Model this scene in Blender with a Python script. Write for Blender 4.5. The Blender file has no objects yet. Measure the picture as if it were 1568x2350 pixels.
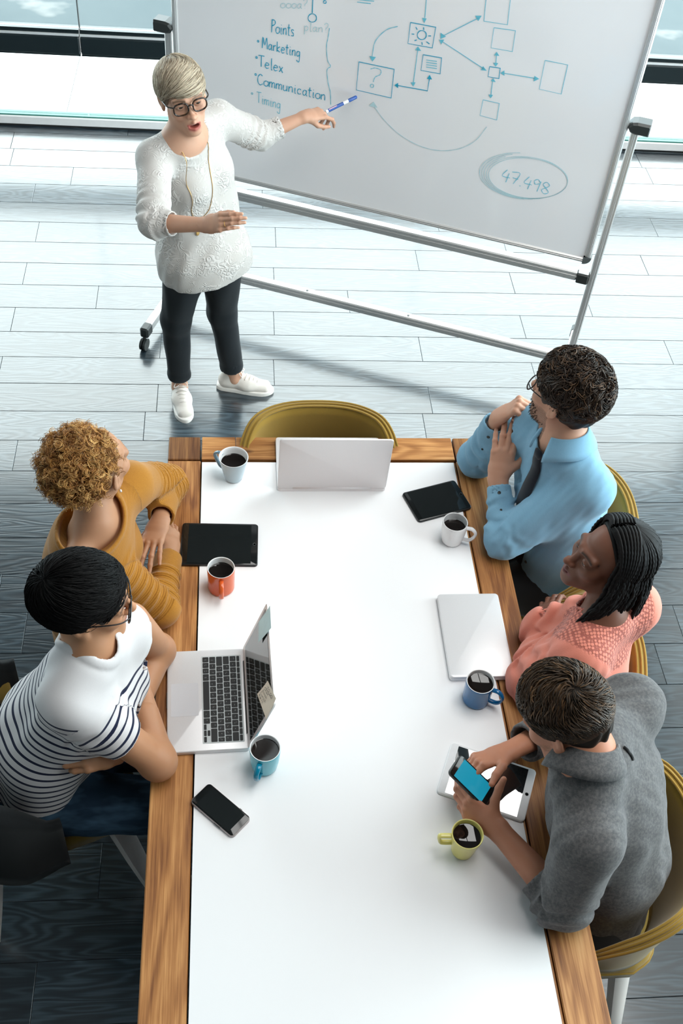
import bpy, math, random
import numpy as np
from mathutils import Matrix, Vector

# ------------------------------------------------------------------ camera
SC = bpy.context.scene
COL = SC.collection
W0, H0 = 1568, 2350
CF, CP, CYAW, CROLL = 2481.628, 0.8310526, 0.1489769, 0.1080658
CPOS = np.array([0.216168, -2.682068, 3.335518])
_f = np.array([math.sin(CYAW) * math.cos(CP), math.cos(CYAW) * math.cos(CP), -math.sin(CP)])
_u = np.array([math.cos(CYAW), -math.sin(CYAW), 0.0])
_v = np.cross(_u, _f)
CU = math.cos(CROLL) * _u + math.sin(CROLL) * _v
CV = -math.sin(CROLL) * _u + math.cos(CROLL) * _v
CFW = _f
cam_d = bpy.data.cameras.new('camera')
cam = bpy.data.objects.new('camera', cam_d)
COL.objects.link(cam)
cam_d.sensor_fit = 'VERTICAL'
cam_d.sensor_height = 36.0
cam_d.lens = CF / H0 * 36.0
cam_d.clip_start = 0.05
cam_d.clip_end = 200
_M = Matrix.Identity(4)
for _i in range(3):
    _M[_i][0], _M[_i][1], _M[_i][2], _M[_i][3] = CU[_i], CV[_i], -CFW[_i], CPOS[_i]
cam.matrix_world = _M
SC.camera = cam

# ------------------------------------------------------------------ world, daylight, exposure
SC.view_settings.view_transform = 'Standard'
SC.view_settings.look = 'None'
SC.view_settings.exposure = 1.15
SC.view_settings.gamma = 1.0
SC.view_settings.use_curve_mapping = False
world = bpy.data.worlds.new('world')
SC.world = world
world.use_nodes = True
_nt = world.node_tree
_nt.nodes.clear()
_out = _nt.nodes.new('ShaderNodeOutputWorld')
_bg = _nt.nodes.new('ShaderNodeBackground')
_tc = _nt.nodes.new('ShaderNodeTexCoord')
_sep = _nt.nodes.new('ShaderNodeSeparateXYZ')
_ramp = _nt.nodes.new('ShaderNodeValToRGB')
_nt.links.new(_tc.outputs['Generated'], _sep.inputs[0])
_nt.links.new(_sep.outputs['Z'], _ramp.inputs[0])
_ramp.color_ramp.elements[0].position = 0.0
_ramp.color_ramp.elements[0].color = (0.80, 0.935, 1.0, 1)
_ramp.color_ramp.elements[1].position = 0.75
_ramp.color_ramp.elements[1].color = (0.60, 0.60, 0.585, 1)
_nt.links.new(_ramp.outputs[0], _bg.inputs[0])
_bg.inputs[1].default_value = 5.0
_nt.links.new(_bg.outputs[0], _out.inputs[0])

SKYLIGHT = (0.7, 3.1, -2.2, 1.4)      # x0, x1, y0, y1 of the roof window
CEIL_Z = 5.2
RW_X = 3.9                            # wall with the tall windows, out of frame


def portal(name, loc, sx, sy, rot):
    l = bpy.data.lights.new(name, 'AREA')
    l.shape = 'RECTANGLE'
    l.size, l.size_y = sx, sy
    l.cycles.is_portal = True
    o = bpy.data.objects.new(name, l)
    o.location = loc
    o.rotation_euler = rot
    COL.objects.link(o)


PI = math.pi
portal('portal_front', (0.6, 3.33, 1.55), 7.4, 3.0, (-PI / 2, 0, 0))
portal('portal_side', (RW_X - 0.03, 0.3, 2.4), 4.0, 6.0, (0, PI / 2, 0))
portal('portal_roof', ((SKYLIGHT[0] + SKYLIGHT[1]) / 2, (SKYLIGHT[2] + SKYLIGHT[3]) / 2, CEIL_Z - 0.02),
       SKYLIGHT[1] - SKYLIGHT[0], SKYLIGHT[3] - SKYLIGHT[2], (0, 0, 0))


def ceiling_lamp_light(name, loc, sx, sy, watts, color=(1, 0.93, 0.86)):
    l = bpy.data.lights.new(name, 'AREA')
    l.shape = 'RECTANGLE'
    l.size, l.size_y = sx, sy
    l.energy = watts
    l.color = color
    o = bpy.data.objects.new(name, l)
    o.location = loc
    COL.objects.link(o)
    return o


LAMP_Z = 4.6
LAMPS = []
for _x, _y in LAMPS:
    ceiling_lamp_light('lamp_light', (_x, _y, LAMP_Z - 0.03), 0.5, 1.5, 90)

# ------------------------------------------------------------------ helpers: pixels of the photograph to places in the room
def pix_ray(px, py):
    d = CFW + CU * ((px - W0 / 2) / CF) - CV * ((py - H0 / 2) / CF)
    return d


def at(px, py, z):
    d = pix_ray(px, py)
    return CPOS + d * ((z - CPOS[2]) / d[2])


def at_plane(px, py, P, n):
    d = pix_ray(px, py)
    P = np.asarray(P, float)
    n = np.asarray(n, float)
    return CPOS + d * (((P - CPOS) @ n) / (d @ n))


def nrm(v):
    v = np.asarray(v, float)
    return v / (np.linalg.norm(v) + 1e-12)


A = lambda *v: np.array(v, float)


# ------------------------------------------------------------------ helpers: objects
def tag(o, label=None, cat=None, group=None, kind=None):
    if label: o['label'] = label
    if cat: o['category'] = cat
    if group: o['group'] = group
    if kind: o['kind'] = kind
    return o


def thing(name, label, cat, loc=(0, 0, 0), rotz=0.0, group=None):
    o = bpy.data.objects.new(name, None)
    o.empty_display_size = 0.05
    COL.objects.link(o)
    o.location = [float(c) for c in loc]
    o.rotation_euler = (0, 0, rotz)
    tag(o, label, cat, group)
    return o


def mesh_obj(name, verts, faces, m, parent=None, smooth=False, col=None, world=False, attrs=None, autosmooth=None):
    """verts in the parent's frame; with world=True they are room coordinates and the parent is unrotated"""
    verts = np.asarray(verts, np.float64).reshape(-1, 3)
    if world and parent is not None:
        off = np.zeros(3)
        p = parent
        while p is not None:
            off += np.array(p.location)
            p = p.parent
        verts = verts - off
    me = bpy.data.meshes.new(name)
    if isinstance(faces, np.ndarray) and faces.ndim == 2:
        k = faces.shape[1]
        nf = len(faces)
        me.vertices.add(len(verts))
        me.vertices.foreach_set('co', verts.astype(np.float32).ravel())
        me.loops.add(nf * k)
        me.loops.foreach_set('vertex_index', faces.astype(np.int32).ravel())
        me.polygons.add(nf)
        me.polygons.foreach_set('loop_start', np.arange(0, nf * k, k, dtype=np.int32))
        try:
            me.polygons.foreach_set('loop_total', np.full(nf, k, dtype=np.int32))
        except Exception:
            pass
        me.update(calc_edges=True)
    else:
        me.from_pydata([tuple(v) for v in verts], [], [tuple(int(i) for i in f) for f in faces])
        me.update()
    if smooth:
        me.polygons.foreach_set('use_smooth', np.ones(len(me.polygons), dtype=bool))
    if col is not None:
        a = me.color_attributes.new('Col', 'FLOAT_COLOR', 'POINT')
        c = np.ones((len(verts), 4), np.float32)
        c[:, :3] = col
        a.data.foreach_set('color', c.ravel())
    if attrs:
        for k_, v_ in attrs.items():
            a = me.attributes.new(k_, 'FLOAT', 'POINT')
            a.data.foreach_set('value', np.asarray(v_, np.float32))
    if m is not None:
        me.materials.append(m)
    if autosmooth is not None and not smooth:
        sharp_by_angle(me, autosmooth)
    o = bpy.data.objects.new(name, me)
    COL.objects.link(o)
    if parent is not None:
        o.parent = parent
    return o


def sharp_by_angle(me, ang):
    me.polygons.foreach_set('use_smooth', np.ones(len(me.polygons), dtype=bool))
    me.set_sharp_from_angle(angle=math.radians(ang))


class MB:
    """collects shapes into one mesh"""

    def __init__(s):
        s.v, s.f = [], []

    def add(s, v, f):
        n = len(s.v)
        s.v += [tuple(float(c) for c in q) for q in v]
        s.f += [tuple(int(i) + n for i in q) for q in f]
        return s

    def box(s, c, d, R=None, bev=0.0):
        """box centred at c with full sizes d, optional chamfered edges"""
        hx, hy, hz = [q / 2 for q in d]
        if bev <= 0:
            v = [(x, y, z) for x in (-hx, hx) for y in (-hy, hy) for z in (-hz, hz)]
            f = [(0, 1, 3, 2), (4, 6, 7, 5), (0, 4, 5, 1), (2, 3, 7, 6), (0, 2, 6, 4), (1, 5, 7, 3)]
        else:
            b = min(bev, hx * .99, hy * .99, hz * .99)
            v, idx = [], {}
            for sx in (-1, 1):
                for sy in (-1, 1):
                    for sz in (-1, 1):
                        for ax in range(3):
                            p = [sx * hx, sy * hy, sz * hz]
                            for k in range(3):
                                if k != ax: p[k] -= (sx, sy, sz)[k] * b
                            idx[(sx, sy, sz, ax)] = len(v)
                            v.append(tuple(p))
            f = []
            S = (-1, 1)
            for ax in range(3):
                o1, o2 = [(1, 2), (2, 0), (0, 1)][ax]
                for sg in S:
                    q = []
                    for a, b2 in ((-1, -1), (1, -1), (1, 1), (-1, 1)):
                        t = [0, 0, 0]
                        t[ax], t[o1], t[o2] = sg, a, b2
                        q.append(idx[(*t, ax)])
                    f.append(tuple(q if sg > 0 else q[::-1]))
            for ax in range(3):
                o1, o2 = [(1, 2), (2, 0), (0, 1)][ax]
                for a in S:
                    for b2 in S:
                        t0, t1 = [0, 0, 0], [0, 0, 0]
                        t0[ax], t1[ax] = -1, 1
                        t0[o1] = t1[o1] = a
                        t0[o2] = t1[o2] = b2
                        q = [idx[(*t0, o1)], idx[(*t1, o1)], idx[(*t1, o2)], idx[(*t0, o2)]]
                        f.append(tuple(q if a * b2 < 0 else q[::-1]))
            for sx in S:
                for sy in S:
                    for sz in S:
                        q = [idx[(sx, sy, sz, 0)], idx[(sx, sy, sz, 1)], idx[(sx, sy, sz, 2)]]
                        f.append(tuple(q if sx * sy * sz > 0 else q[::-1]))
        v = np.array(v, float)
        if R is not None: v = v @ np.asarray(R, float).T
        return s.add(v + np.asarray(c, float), f)

    def bar(s, a, b, w, h, up=(0, 0, 1), bev=0.0):
        a, b = np.asarray(a, float), np.asarray(b, float)
        x = nrm(b - a)
        y = np.cross(up, x)
        if np.linalg.norm(y) < 1e-6: y = np.cross((0, 1, 0), x)
        y = nrm(y)
        z = np.cross(x, y)
        return s.box((a + b) / 2, (np.linalg.norm(b - a), w, h), np.stack([x, y, z], 1), bev)

    def tube(s, pts, rad, n=10, closed=False, caps=True, sect=None):
        v, f = tube_arrays(pts, rad, n, closed, caps, sect)
        return s.add(v, f)

    def lathe(s, prof, c=(0, 0, 0), n=40):
        """prof: (r, z) pairs; closes where r is 0"""
        c = np.asarray(c, float)
        rings = []
        v, f = [], []
        for r, z in prof:
            if r <= 1e-7:
                rings.append([len(v)])
                v.append(c + (0, 0, z))
            else:
                rings.append(list(range(len(v), len(v) + n)))
                for k in range(n):
                    t = 2 * math.pi * k / n
                    v.append(c + (r * math.cos(t), r * math.sin(t), z))
        for a, b in zip(rings[:-1], rings[1:]):
            for k in range(n):
                k2 = (k + 1) % n
                if len(a) == 1 and len(b) == 1: continue
                if len(a) == 1: f.append((a[0], b[k2], b[k]))
                elif len(b) == 1: f.append((a[k], a[k2], b[0]))
                else: f.append((a[k], a[k2], b[k2], b[k]))
        return s.add(v, f)

    def prism(s, outline, z0, z1, bev=0.0):
        """outline: CCW xy points, straight up from z0 to z1, optional chamfer on the top edge"""
        o = np.asarray(outline, float)
        n = len(o)
        rings = [(o, z0)]
        if bev > 0:
            t = np.roll(o, -1, 0) - np.roll(o, 1, 0)
            t /= np.linalg.norm(t, axis=1)[:, None] + 1e-9
            nin = np.stack([-t[:, 1], t[:, 0]], 1)
            rings += [(o, z1 - bev), (o + nin * bev * .3, z1 - bev * .3), (o + nin * bev, z1)]
        else:
            rings += [(o, z1)]
        v, f = [], []
        for r, z in rings: v += [(x, y, z) for x, y in r]
        for k in range(len(rings) - 1):
            for i in range(n):
                j = (i + 1) % n
                f.append((k * n + i, k * n + j, (k + 1) * n + j, (k + 1) * n + i))
        f.append(tuple(range(n))[::-1])
        f.append(tuple(range((len(rings) - 1) * n, len(rings) * n)))
        return s.add(v, f)

    def build(s, name, m, parent=None, smooth=False, world=False, auto=None):
        return mesh_obj(name, s.v, s.f, m, parent, smooth, None, world, None, auto)


def rrect(w, h, r, n=6, c=(0, 0)):
    pts = []
    for cx, cy, a0 in ((w / 2 - r, h / 2 - r, 0), (-w / 2 + r, h / 2 - r, 90), (-w / 2 + r, -h / 2 + r, 180), (w / 2 - r, -h / 2 + r, 270)):
        for k in range(n + 1):
            a = math.radians(a0 + 90 * k / n)
            pts.append((c[0] + cx + r * math.cos(a), c[1] + cy + r * math.sin(a)))
    return pts


def tube_arrays(pts, rad, n=10, closed=False, caps=True, sect=None):
    P = np.asarray(pts, float)
    m = len(P)
    rad = np.broadcast_to(np.asarray(rad, float), (m,)) if np.ndim(rad) < 2 else np.asarray(rad, float)
    T = np.gradient(P, axis=0) if not closed else (np.roll(P, -1, 0) - np.roll(P, 1, 0))
    T /= np.linalg.norm(T, axis=1)[:, None] + 1e-12
    ref = np.array([0, 0, 1.0]) if abs(T[0][2]) < .9 else np.array([1.0, 0, 0])
    N = np.zeros_like(P)
    prev = nrm(ref - T[0] * (ref @ T[0]))
    for i in range(m):
        prev = nrm(prev - T[i] * (prev @ T[i]))
        N[i] = prev
    B = np.cross(T, N)
    if sect is None:
        t = np.arange(n) * 2 * math.pi / n
        sec = np.stack([np.cos(t), np.sin(t)], 1)
    else:
        sec = np.asarray(sect, float)
        n = len(sec)
    r = rad[:, None] if rad.ndim == 1 else rad
    V = P[:, None, :] + (sec[None, :, 0:1] * N[:, None, :] + sec[None, :, 1:2] * B[:, None, :]) * r.reshape(m, 1, -1)[:, :, :1]
    V = V.reshape(-1, 3)
    f = []
    for i in range(m if closed else m - 1):
        i2 = (i + 1) % m
        for k in range(n):
            k2 = (k + 1) % n
            f.append((i * n + k, i * n + k2, i2 * n + k2, i2 * n + k))
    if caps and not closed:
        f.append(tuple(range(n))[::-1])
        f.append(tuple(range((m - 1) * n, m * n)))
    return V, f


def strands_mesh(P, R, ns=3):
    """P (N,M,3) polylines, R (N,M) or (M,) radii -> verts, quads"""
    P = np.asarray(P, np.float64)
    N, M, _ = P.shape
    R = np.broadcast_to(R, (N, M))
    T = np.gradient(P, axis=1)
    T /= np.linalg.norm(T, axis=2, keepdims=True) + 1e-12
    ref = np.array([.31, .52, .8])
    U = np.cross(T, ref)
    U /= np.linalg.norm(U, axis=2, keepdims=True) + 1e-9
    V = np.cross(T, U)
    ang = np.arange(ns) * 2 * np.pi / ns
    X = P[:, :, None, :] + R[:, :, None, None] * (np.cos(ang)[None, None, :, None] * U[:, :, None, :] + np.sin(ang)[None, None, :, None] * V[:, :, None, :])
    idx = np.arange(N * M * ns).reshape(N, M, ns)
    a = idx[:, :-1, :]
    b = idx[:, 1:, :]
    q = np.stack([a, np.roll(a, -1, 2), np.roll(b, -1, 2), b], -1).reshape(-1, 4)
    return X.reshape(-1, 3), q


def copy_tree(o, parent=None):
    c = o.copy()
    COL.objects.link(c)
    if parent is not None: c.parent = parent
    for ch in [x for x in bpy.data.objects if x.parent == o]:
        copy_tree(ch, c)
    return c


# ------------------------------------------------------------------ helpers: materials
class NT:
    def __init__(s, name):
        s.m = bpy.data.materials.new(name)
        s.m.use_nodes = True
        s.nt = s.m.node_tree
        s.b = s.nt.nodes['Principled BSDF']
        s.out = s.nt.nodes['Material Output']

    def n(s, t, **kw):
        nd = s.nt.nodes.new(t)
        for k, v in kw.items():
            if hasattr(nd, k) and k not in nd.inputs: setattr(nd, k, v)
            else: s.set(nd, k, v)
        return nd

    def set(s, nd, k, v):
        inp = nd.inputs[k]
        if isinstance(v, bpy.types.NodeSocket): s.nt.links.new(v, inp)
        else:
            if isinstance(v, tuple) and len(v) == 3 and inp.type == 'RGBA': v = (*v, 1)
            inp.default_value = v

    def p(s, **kw):
        for k, v in kw.items(): s.set(s.b, k.replace('_', ' '), v)
        return s

    def math(s, op, a, b=0.0, c=None):
        nd = s.nt.nodes.new('ShaderNodeMath')
        nd.operation = op
        for i, v in enumerate((a, b) if c is None else (a, b, c)):
            if isinstance(v, bpy.types.NodeSocket): s.nt.links.new(v, nd.inputs[i])
            else: nd.inputs[i].default_value = v
        return nd.outputs[0]

    def vmath(s, op, a, b):
        nd = s.nt.nodes.new('ShaderNodeVectorMath')
        nd.operation = op
        for i, v in enumerate((a, b)):
            if isinstance(v, bpy.types.NodeSocket): s.nt.links.new(v, nd.inputs[i])
            else: nd.inputs[i].default_value = v
        return nd.outputs[0]

    def mix(s, fac, a, b, mode='MIX'):
        nd = s.nt.nodes.new('ShaderNodeMix')
        nd.data_type = 'RGBA'
        nd.blend_type = mode
        for key, v in ((0, fac), (6, a), (7, b)):
            if isinstance(v, bpy.types.NodeSocket): s.nt.links.new(v, nd.inputs[key])
            else: nd.inputs[key].default_value = (*v, 1) if isinstance(v, tuple) and len(v) == 3 else v
        return nd.outputs[2]

    def ramp(s, fac, stops, interp='LINEAR'):
        nd = s.nt.nodes.new('ShaderNodeValToRGB')
        r = nd.color_ramp
        r.interpolation = interp
        while len(r.elements) < len(stops): r.elements.new(0.5)
        for e, (p, c) in zip(r.elements, stops):
            e.position = p
            e.color = (*c, 1) if len(c) == 3 else c
        s.nt.links.new(fac, nd.inputs[0])
        return nd.outputs[0]

    def noise(s, vec, scale=5, detail=3, rough=.5, dist=0.0):
        nd = s.nt.nodes.new('ShaderNodeTexNoise')
        nd.inputs['Scale'].default_value = scale
        nd.inputs['Detail'].default_value = detail
        nd.inputs['Roughness'].default_value = rough
        nd.inputs['Distortion'].default_value = dist
        if vec is not None: s.nt.links.new(vec, nd.inputs['Vector'])
        return nd.outputs[0]

    def obj(s, scale=(1, 1, 1), loc=(0, 0, 0)):
        tc = s.nt.nodes.new('ShaderNodeTexCoord')
        mp = s.nt.nodes.new('ShaderNodeMapping')
        mp.inputs['Scale'].default_value = scale
        mp.inputs['Location'].default_value = loc
        s.nt.links.new(tc.outputs['Object'], mp.inputs['Vector'])
        return mp.outputs[0]

    def bump(s, h, strength=.3, dist=.002):
        nd = s.nt.nodes.new('ShaderNodeBump')
        nd.inputs['Strength'].default_value = strength
        nd.inputs['Distance'].default_value = dist
        s.nt.links.new(h, nd.inputs['Height'])
        s.nt.links.new(nd.outputs[0], s.b.inputs['Normal'])
        return s

    def attr(s, name):
        nd = s.nt.nodes.new('ShaderNodeAttribute')
        nd.attribute_name = name
        return nd

    def rnd(s):
        return s.nt.nodes.new('ShaderNodeObjectInfo').outputs['Random']


def srgb(r, g, b):
    return tuple((c / 255 / 12.92 if c / 255 <= .04045 else ((c / 255 + .055) / 1.055) ** 2.4) for c in (r, g, b))


def simple(name, rgb, rough=.5, metal=0.0, noise=0.06, nscale=60, bump=0.0, **kw):
    t = NT(name)
    v = t.noise(t.obj(), nscale, 3)
    c = t.mix(v, tuple(max(0, x * (1 - noise)) for x in rgb), tuple(min(1, x * (1 + noise)) for x in rgb))
    t.p(Base_Color=c, Roughness=rough, Metallic=metal, **kw)
    if bump: t.bump(v, bump, .001)
    return t.m


# ------------------------------------------------------------------ helpers: smooth blended bodies (distance fields turned into meshes)
def _d(x): return np.sqrt(np.einsum('ij,ij->i', x, x))


class Field:
    def __init__(s):
        s.ops = []

    def add(s, fn, k=.01):
        s.ops.append((0, fn, k)); return s

    def sub(s, fn, k=.005):
        s.ops.append((1, fn, k)); return s

    def cut(s, fn, k=.003):
        s.ops.append((2, fn, k)); return s

    def disp(s, fn):
        s.ops.append((3, fn, 0)); return s

    def rim(s, fn, r):
        """cut fn out and leave a rolled edge of radius r along the cut"""
        s.ops.append((4, fn, r)); return s

    def __call__(s, P):
        f = None
        for mode, fn, k in s.ops:
            if mode == 3:
                f = f + fn(P)
                continue
            if mode == 4:
                g = fn(P)
                f = np.minimum(np.maximum(f, -g), np.sqrt(f * f + g * g) - k)
                continue
            g = fn(P)
            if f is None: f = g
            elif mode == 0:
                h = np.maximum(k - np.abs(f - g), 0) / k
                f = np.minimum(f, g) - h * h * k * .25
            else:
                if mode == 1: g = -g
                h = np.maximum(k - np.abs(f - g), 0) / k
                f = np.maximum(f, g) + h * h * k * .25
        return f


def f_cone(a, b, ra, rb):
    a, b = np.asarray(a, np.float32), np.asarray(b, np.float32)
    ab = b - a
    L2 = float(ab @ ab) + 1e-9

    def fn(P):
        p = P - a
        t = np.clip(p @ ab / L2, 0, 1)
        return _d(p - t[:, None] * ab) - (ra + (rb - ra) * t)
    return fn


def f_flat(a, b, A_, B_, lat):
    """tapered limb with an elliptic section: A_=(width, depth) half sizes at a, B_ at b; lat = width direction"""
    a, b = np.asarray(a, np.float32), np.asarray(b, np.float32)
    ab = b - a
    L2 = float(ab @ ab) + 1e-9
    ax = nrm(ab)
    lt = nrm(np.asarray(lat, float) - ax * (np.asarray(lat, float) @ ax)).astype(np.float32)
    dp = np.cross(ax, lt).astype(np.float32)
    ax = ax.astype(np.float32)

    def fn(P):
        p = P - a
        t = np.clip(p @ ab / L2, 0, 1)
        w = A_[0] + (B_[0] - A_[0]) * t
        d = A_[1] + (B_[1] - A_[1]) * t
        q = p - t[:, None] * ab
        u, v, o = q @ lt, q @ dp, q @ ax
        m = np.minimum(w, d)
        k0 = np.sqrt((u / w) ** 2 + (v / d) ** 2 + (o / m) ** 2)
        k1 = np.sqrt((u / w ** 2) ** 2 + (v / d ** 2) ** 2 + (o / m ** 2) ** 2) + 1e-9
        return np.where(k0 < 1e-4, -m, k0 * (k0 - 1) / k1)
    return fn


def f_ell(c, r, R=None):
    c = np.asarray(c, np.float32)
    r = np.asarray(r, np.float32)
    R = None if R is None else np.asarray(R, np.float32)

    def fn(P):
        p = P - c
        if R is not None: p = p @ R
        k0 = _d(p / r)
        k1 = _d(p / (r * r)) + 1e-9
        return np.where(k0 < 1e-4, -float(r.min()), k0 * (k0 - 1) / k1)
    return fn


def f_plane(p0, n):
    p0, n = np.asarray(p0, np.float32), nrm(n).astype(np.float32)
    return lambda P: (P - p0) @ n


def f_box(c, h, r, R=None):
    c = np.asarray(c, np.float32)
    h = np.asarray(h, np.float32) - r

    def fn(P):
        p = P - c
        if R is not None: p = p @ np.asarray(R, np.float32)
        q = np.abs(p) - h
        return _d(np.maximum(q, 0)) + np.minimum(q.max(1), 0) - r
    return fn


def f_local(fn, H):
    """field given in a head's or hand's own frame"""
    o = np.asarray(H['o'], np.float32)
    R = np.asarray(H['R'], np.float32)
    s = H.get('s', 1.0)
    return lambda P: fn(((P - o) @ R) / s) * s


_rw = np.random.RandomState(5)
_WV = [(_rw.normal(size=3), _rw.uniform(0, 6.28)) for _ in range(24)]


def wob(P, freq=20.0, n=6, seed=0, stretch=None):
    """cheap smooth noise in [-1, 1]"""
    s = 0
    Q = P if stretch is None else P * np.asarray(stretch, np.float32)
    for i in range(n):
        w, ph = _WV[(i + seed * 5) % 24]
        s = s + np.sin(Q @ (w * freq * (1 + .23 * i)).astype(np.float32) + ph + seed)
    return s / n * 1.6


def push_out(F, p, d, reach=.25, off=.003, n=90):
    """move p along d to just outside the field F"""
    d = nrm(d)
    t = np.linspace(0, reach, n)
    P = (np.asarray(p)[None] + d[None] * t[:, None]).astype(np.float32)
    v = F(P)
    i = np.where(v < 0)[0]
    k = t[i[-1]] if len(i) else 0
    return np.asarray(p) + d * (k + off)


def polygonize(fn, lo, hi, h):
    """surface nets on a grid that is only evaluated near the surface"""
    lo, hi = np.asarray(lo, float), np.asarray(hi, float)
    B = 4
    nb = np.maximum(1, np.ceil((hi - lo) / (h * B)).astype(int))
    n = nb * B
    ax = [lo[i] + h * (np.arange(nb[i]) * B + (B - 1) / 2) for i in range(3)]
    G = np.stack(np.meshgrid(*ax, indexing='ij'), -1).reshape(-1, 3).astype(np.float32)
    fc = fn(G)
    act = np.abs(fc) < h * B * 1.45 + .006
    F = np.repeat(np.repeat(np.repeat(fc.reshape(nb).astype(np.float32), B, 0), B, 1), B, 2)
    ai = np.argwhere(act.reshape(nb))
    off = np.stack(np.meshgrid(range(B), range(B), range(B), indexing='ij'), -1).reshape(-1, 3)
    I = (ai[:, None, :] * B + off[None]).reshape(-1, 3)
    Pt = (lo + I * h).astype(np.float32)
    val = np.concatenate([fn(Pt[i:i + 400000]) for i in range(0, len(Pt), 400000)])
    F[I[:, 0], I[:, 1], I[:, 2]] = val
    for a in range(3):          # keep the shell closed at the border
        sl = [slice(None)] * 3
        for e in (0, -1):
            sl[a] = e
            F[tuple(sl)] = np.maximum(F[tuple(sl)], h)
    ins = F < 0
    c = np.zeros(np.array(F.shape) - 1, np.int8)
    for dx in (0, 1):
        for dy in (0, 1):
            for dz in (0, 1):
                c += ins[dx:F.shape[0] - 1 + dx, dy:F.shape[1] - 1 + dy, dz:F.shape[2] - 1 + dz]
    cells = np.argwhere((c > 0) & (c < 8))
    vid = np.full(c.shape, -1, np.int32)
    vid[cells[:, 0], cells[:, 1], cells[:, 2]] = np.arange(len(cells))
    cor = np.array([(i, j, k) for i in (0, 1) for j in (0, 1) for k in (0, 1)])
    cv = np.stack([F[cells[:, 0] + a, cells[:, 1] + b, cells[:, 2] + d] for a, b, d in cor], 1)
    acc = np.zeros((len(cells), 3))
    cnt = np.zeros(len(cells))
    for i in range(8):
        for j in range(i + 1, 8):
            if np.abs(cor[i] - cor[j]).sum() != 1: continue
            m = (cv[:, i] < 0) != (cv[:, j] < 0)
            t = cv[:, i] / (cv[:, i] - cv[:, j] + 1e-20)
            p = cor[i] + np.clip(t, 0, 1)[:, None] * (cor[j] - cor[i])
            acc += np.where(m[:, None], p, 0)
            cnt += m
    V = lo + (cells + acc / cnt[:, None]) * h
    quads = []
    for a in range(3):
        b, d = (a + 1) % 3, (a + 2) % 3
        s0 = [slice(None)] * 3
        s1 = [slice(None)] * 3
        s0[a] = slice(0, -1)
        s1[a] = slice(1, None)
        e = np.argwhere(ins[tuple(s0)] != ins[tuple(s1)])
        e = e[(e[:, b] > 0) & (e[:, d] > 0)]
        fl = ins[e[:, 0], e[:, 1], e[:, 2]]
        q = []
        for ob, od in ((0, 0), (1, 0), (1, 1), (0, 1)):
            ii = e.copy()
            ii[:, b] -= ob
            ii[:, d] -= od
            q.append(vid[tuple(np.minimum(ii, np.array(c.shape) - 1).T)])
        q = np.stack(q, 1)
        q[~fl] = q[~fl][:, ::-1]
        quads.append(q)
    Q = np.concatenate(quads)
    Q = Q[(Q >= 0).all(1)]
    return V, Q


def merge(parts):
    vs, fs, n = [], [], 0
    for v, f in parts:
        vs.append(v)
        fs.append(f + n)
        n += len(v)
    return np.concatenate(vs), np.concatenate(fs)

# ------------------------------------------------------------------ materials of the room
def floor_material():
    t = NT('floor_planks')
    r = t.rnd()
    tc = t.n('ShaderNodeTexCoord').outputs['Object']
    comb = t.n('ShaderNodeCombineXYZ')
    t.nt.links.new(t.math('MULTIPLY', r, 37.0), comb.inputs[0])
    t.nt.links.new(t.math('MULTIPLY', r, 91.0), comb.inputs[1])
    t.nt.links.new(t.math('MULTIPLY', r, 13.0), comb.inputs[2])
    v = t.vmath('ADD', tc, comb.outputs[0])
    v1 = t.vmath('MULTIPLY', v, (1.3, 9.5, 1.0))
    big = t.noise(v1, 1.15, 2, .45, .35)
    rings = t.math('SINE', t.math('MULTIPLY', big, 95.0))
    rings = t.math('MULTIPLY_ADD', rings, .5, .5)
    v2 = t.vmath('MULTIPLY', v, (6.0, 160.0, 1.0))
    fine = t.noise(v2, 1.0, 3, .6)
    v3 = t.vmath('MULTIPLY', v, (1.0, 3.0, 1.0))
    soft = t.noise(v3, 1.3, 2)
    g = t.math('ADD', t.math('MULTIPLY', rings, .24), t.math('ADD', t.math('MULTIPLY', fine, .45), t.math('MULTIPLY', soft, .35)))
    c = t.ramp(g, [(.25, (.007, .010, .014)), (.5, (.016, .026, .034)), (.70, (.042, .061, .075)), (.95, (.095, .125, .145))])
    tone = t.math('MULTIPLY_ADD', r, .5, .75)
    tc3 = t.n('ShaderNodeCombineXYZ')
    for i in range(3): t.nt.links.new(tone, tc3.inputs[i])
    c = t.mix(1.0, c, tc3.outputs[0], 'MULTIPLY')
    ro = t.math('MULTIPLY_ADD', g, -.10, .36)
    t.p(Base_Color=c, Roughness=ro, Specular_IOR_Level=.55, Coat_Weight=.9, Coat_Roughness=.15, Coat_IOR=1.67)
    t.bump(t.math('ADD', t.math('MULTIPLY', rings, .8), fine), .30, .0014)
    return t.m


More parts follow.
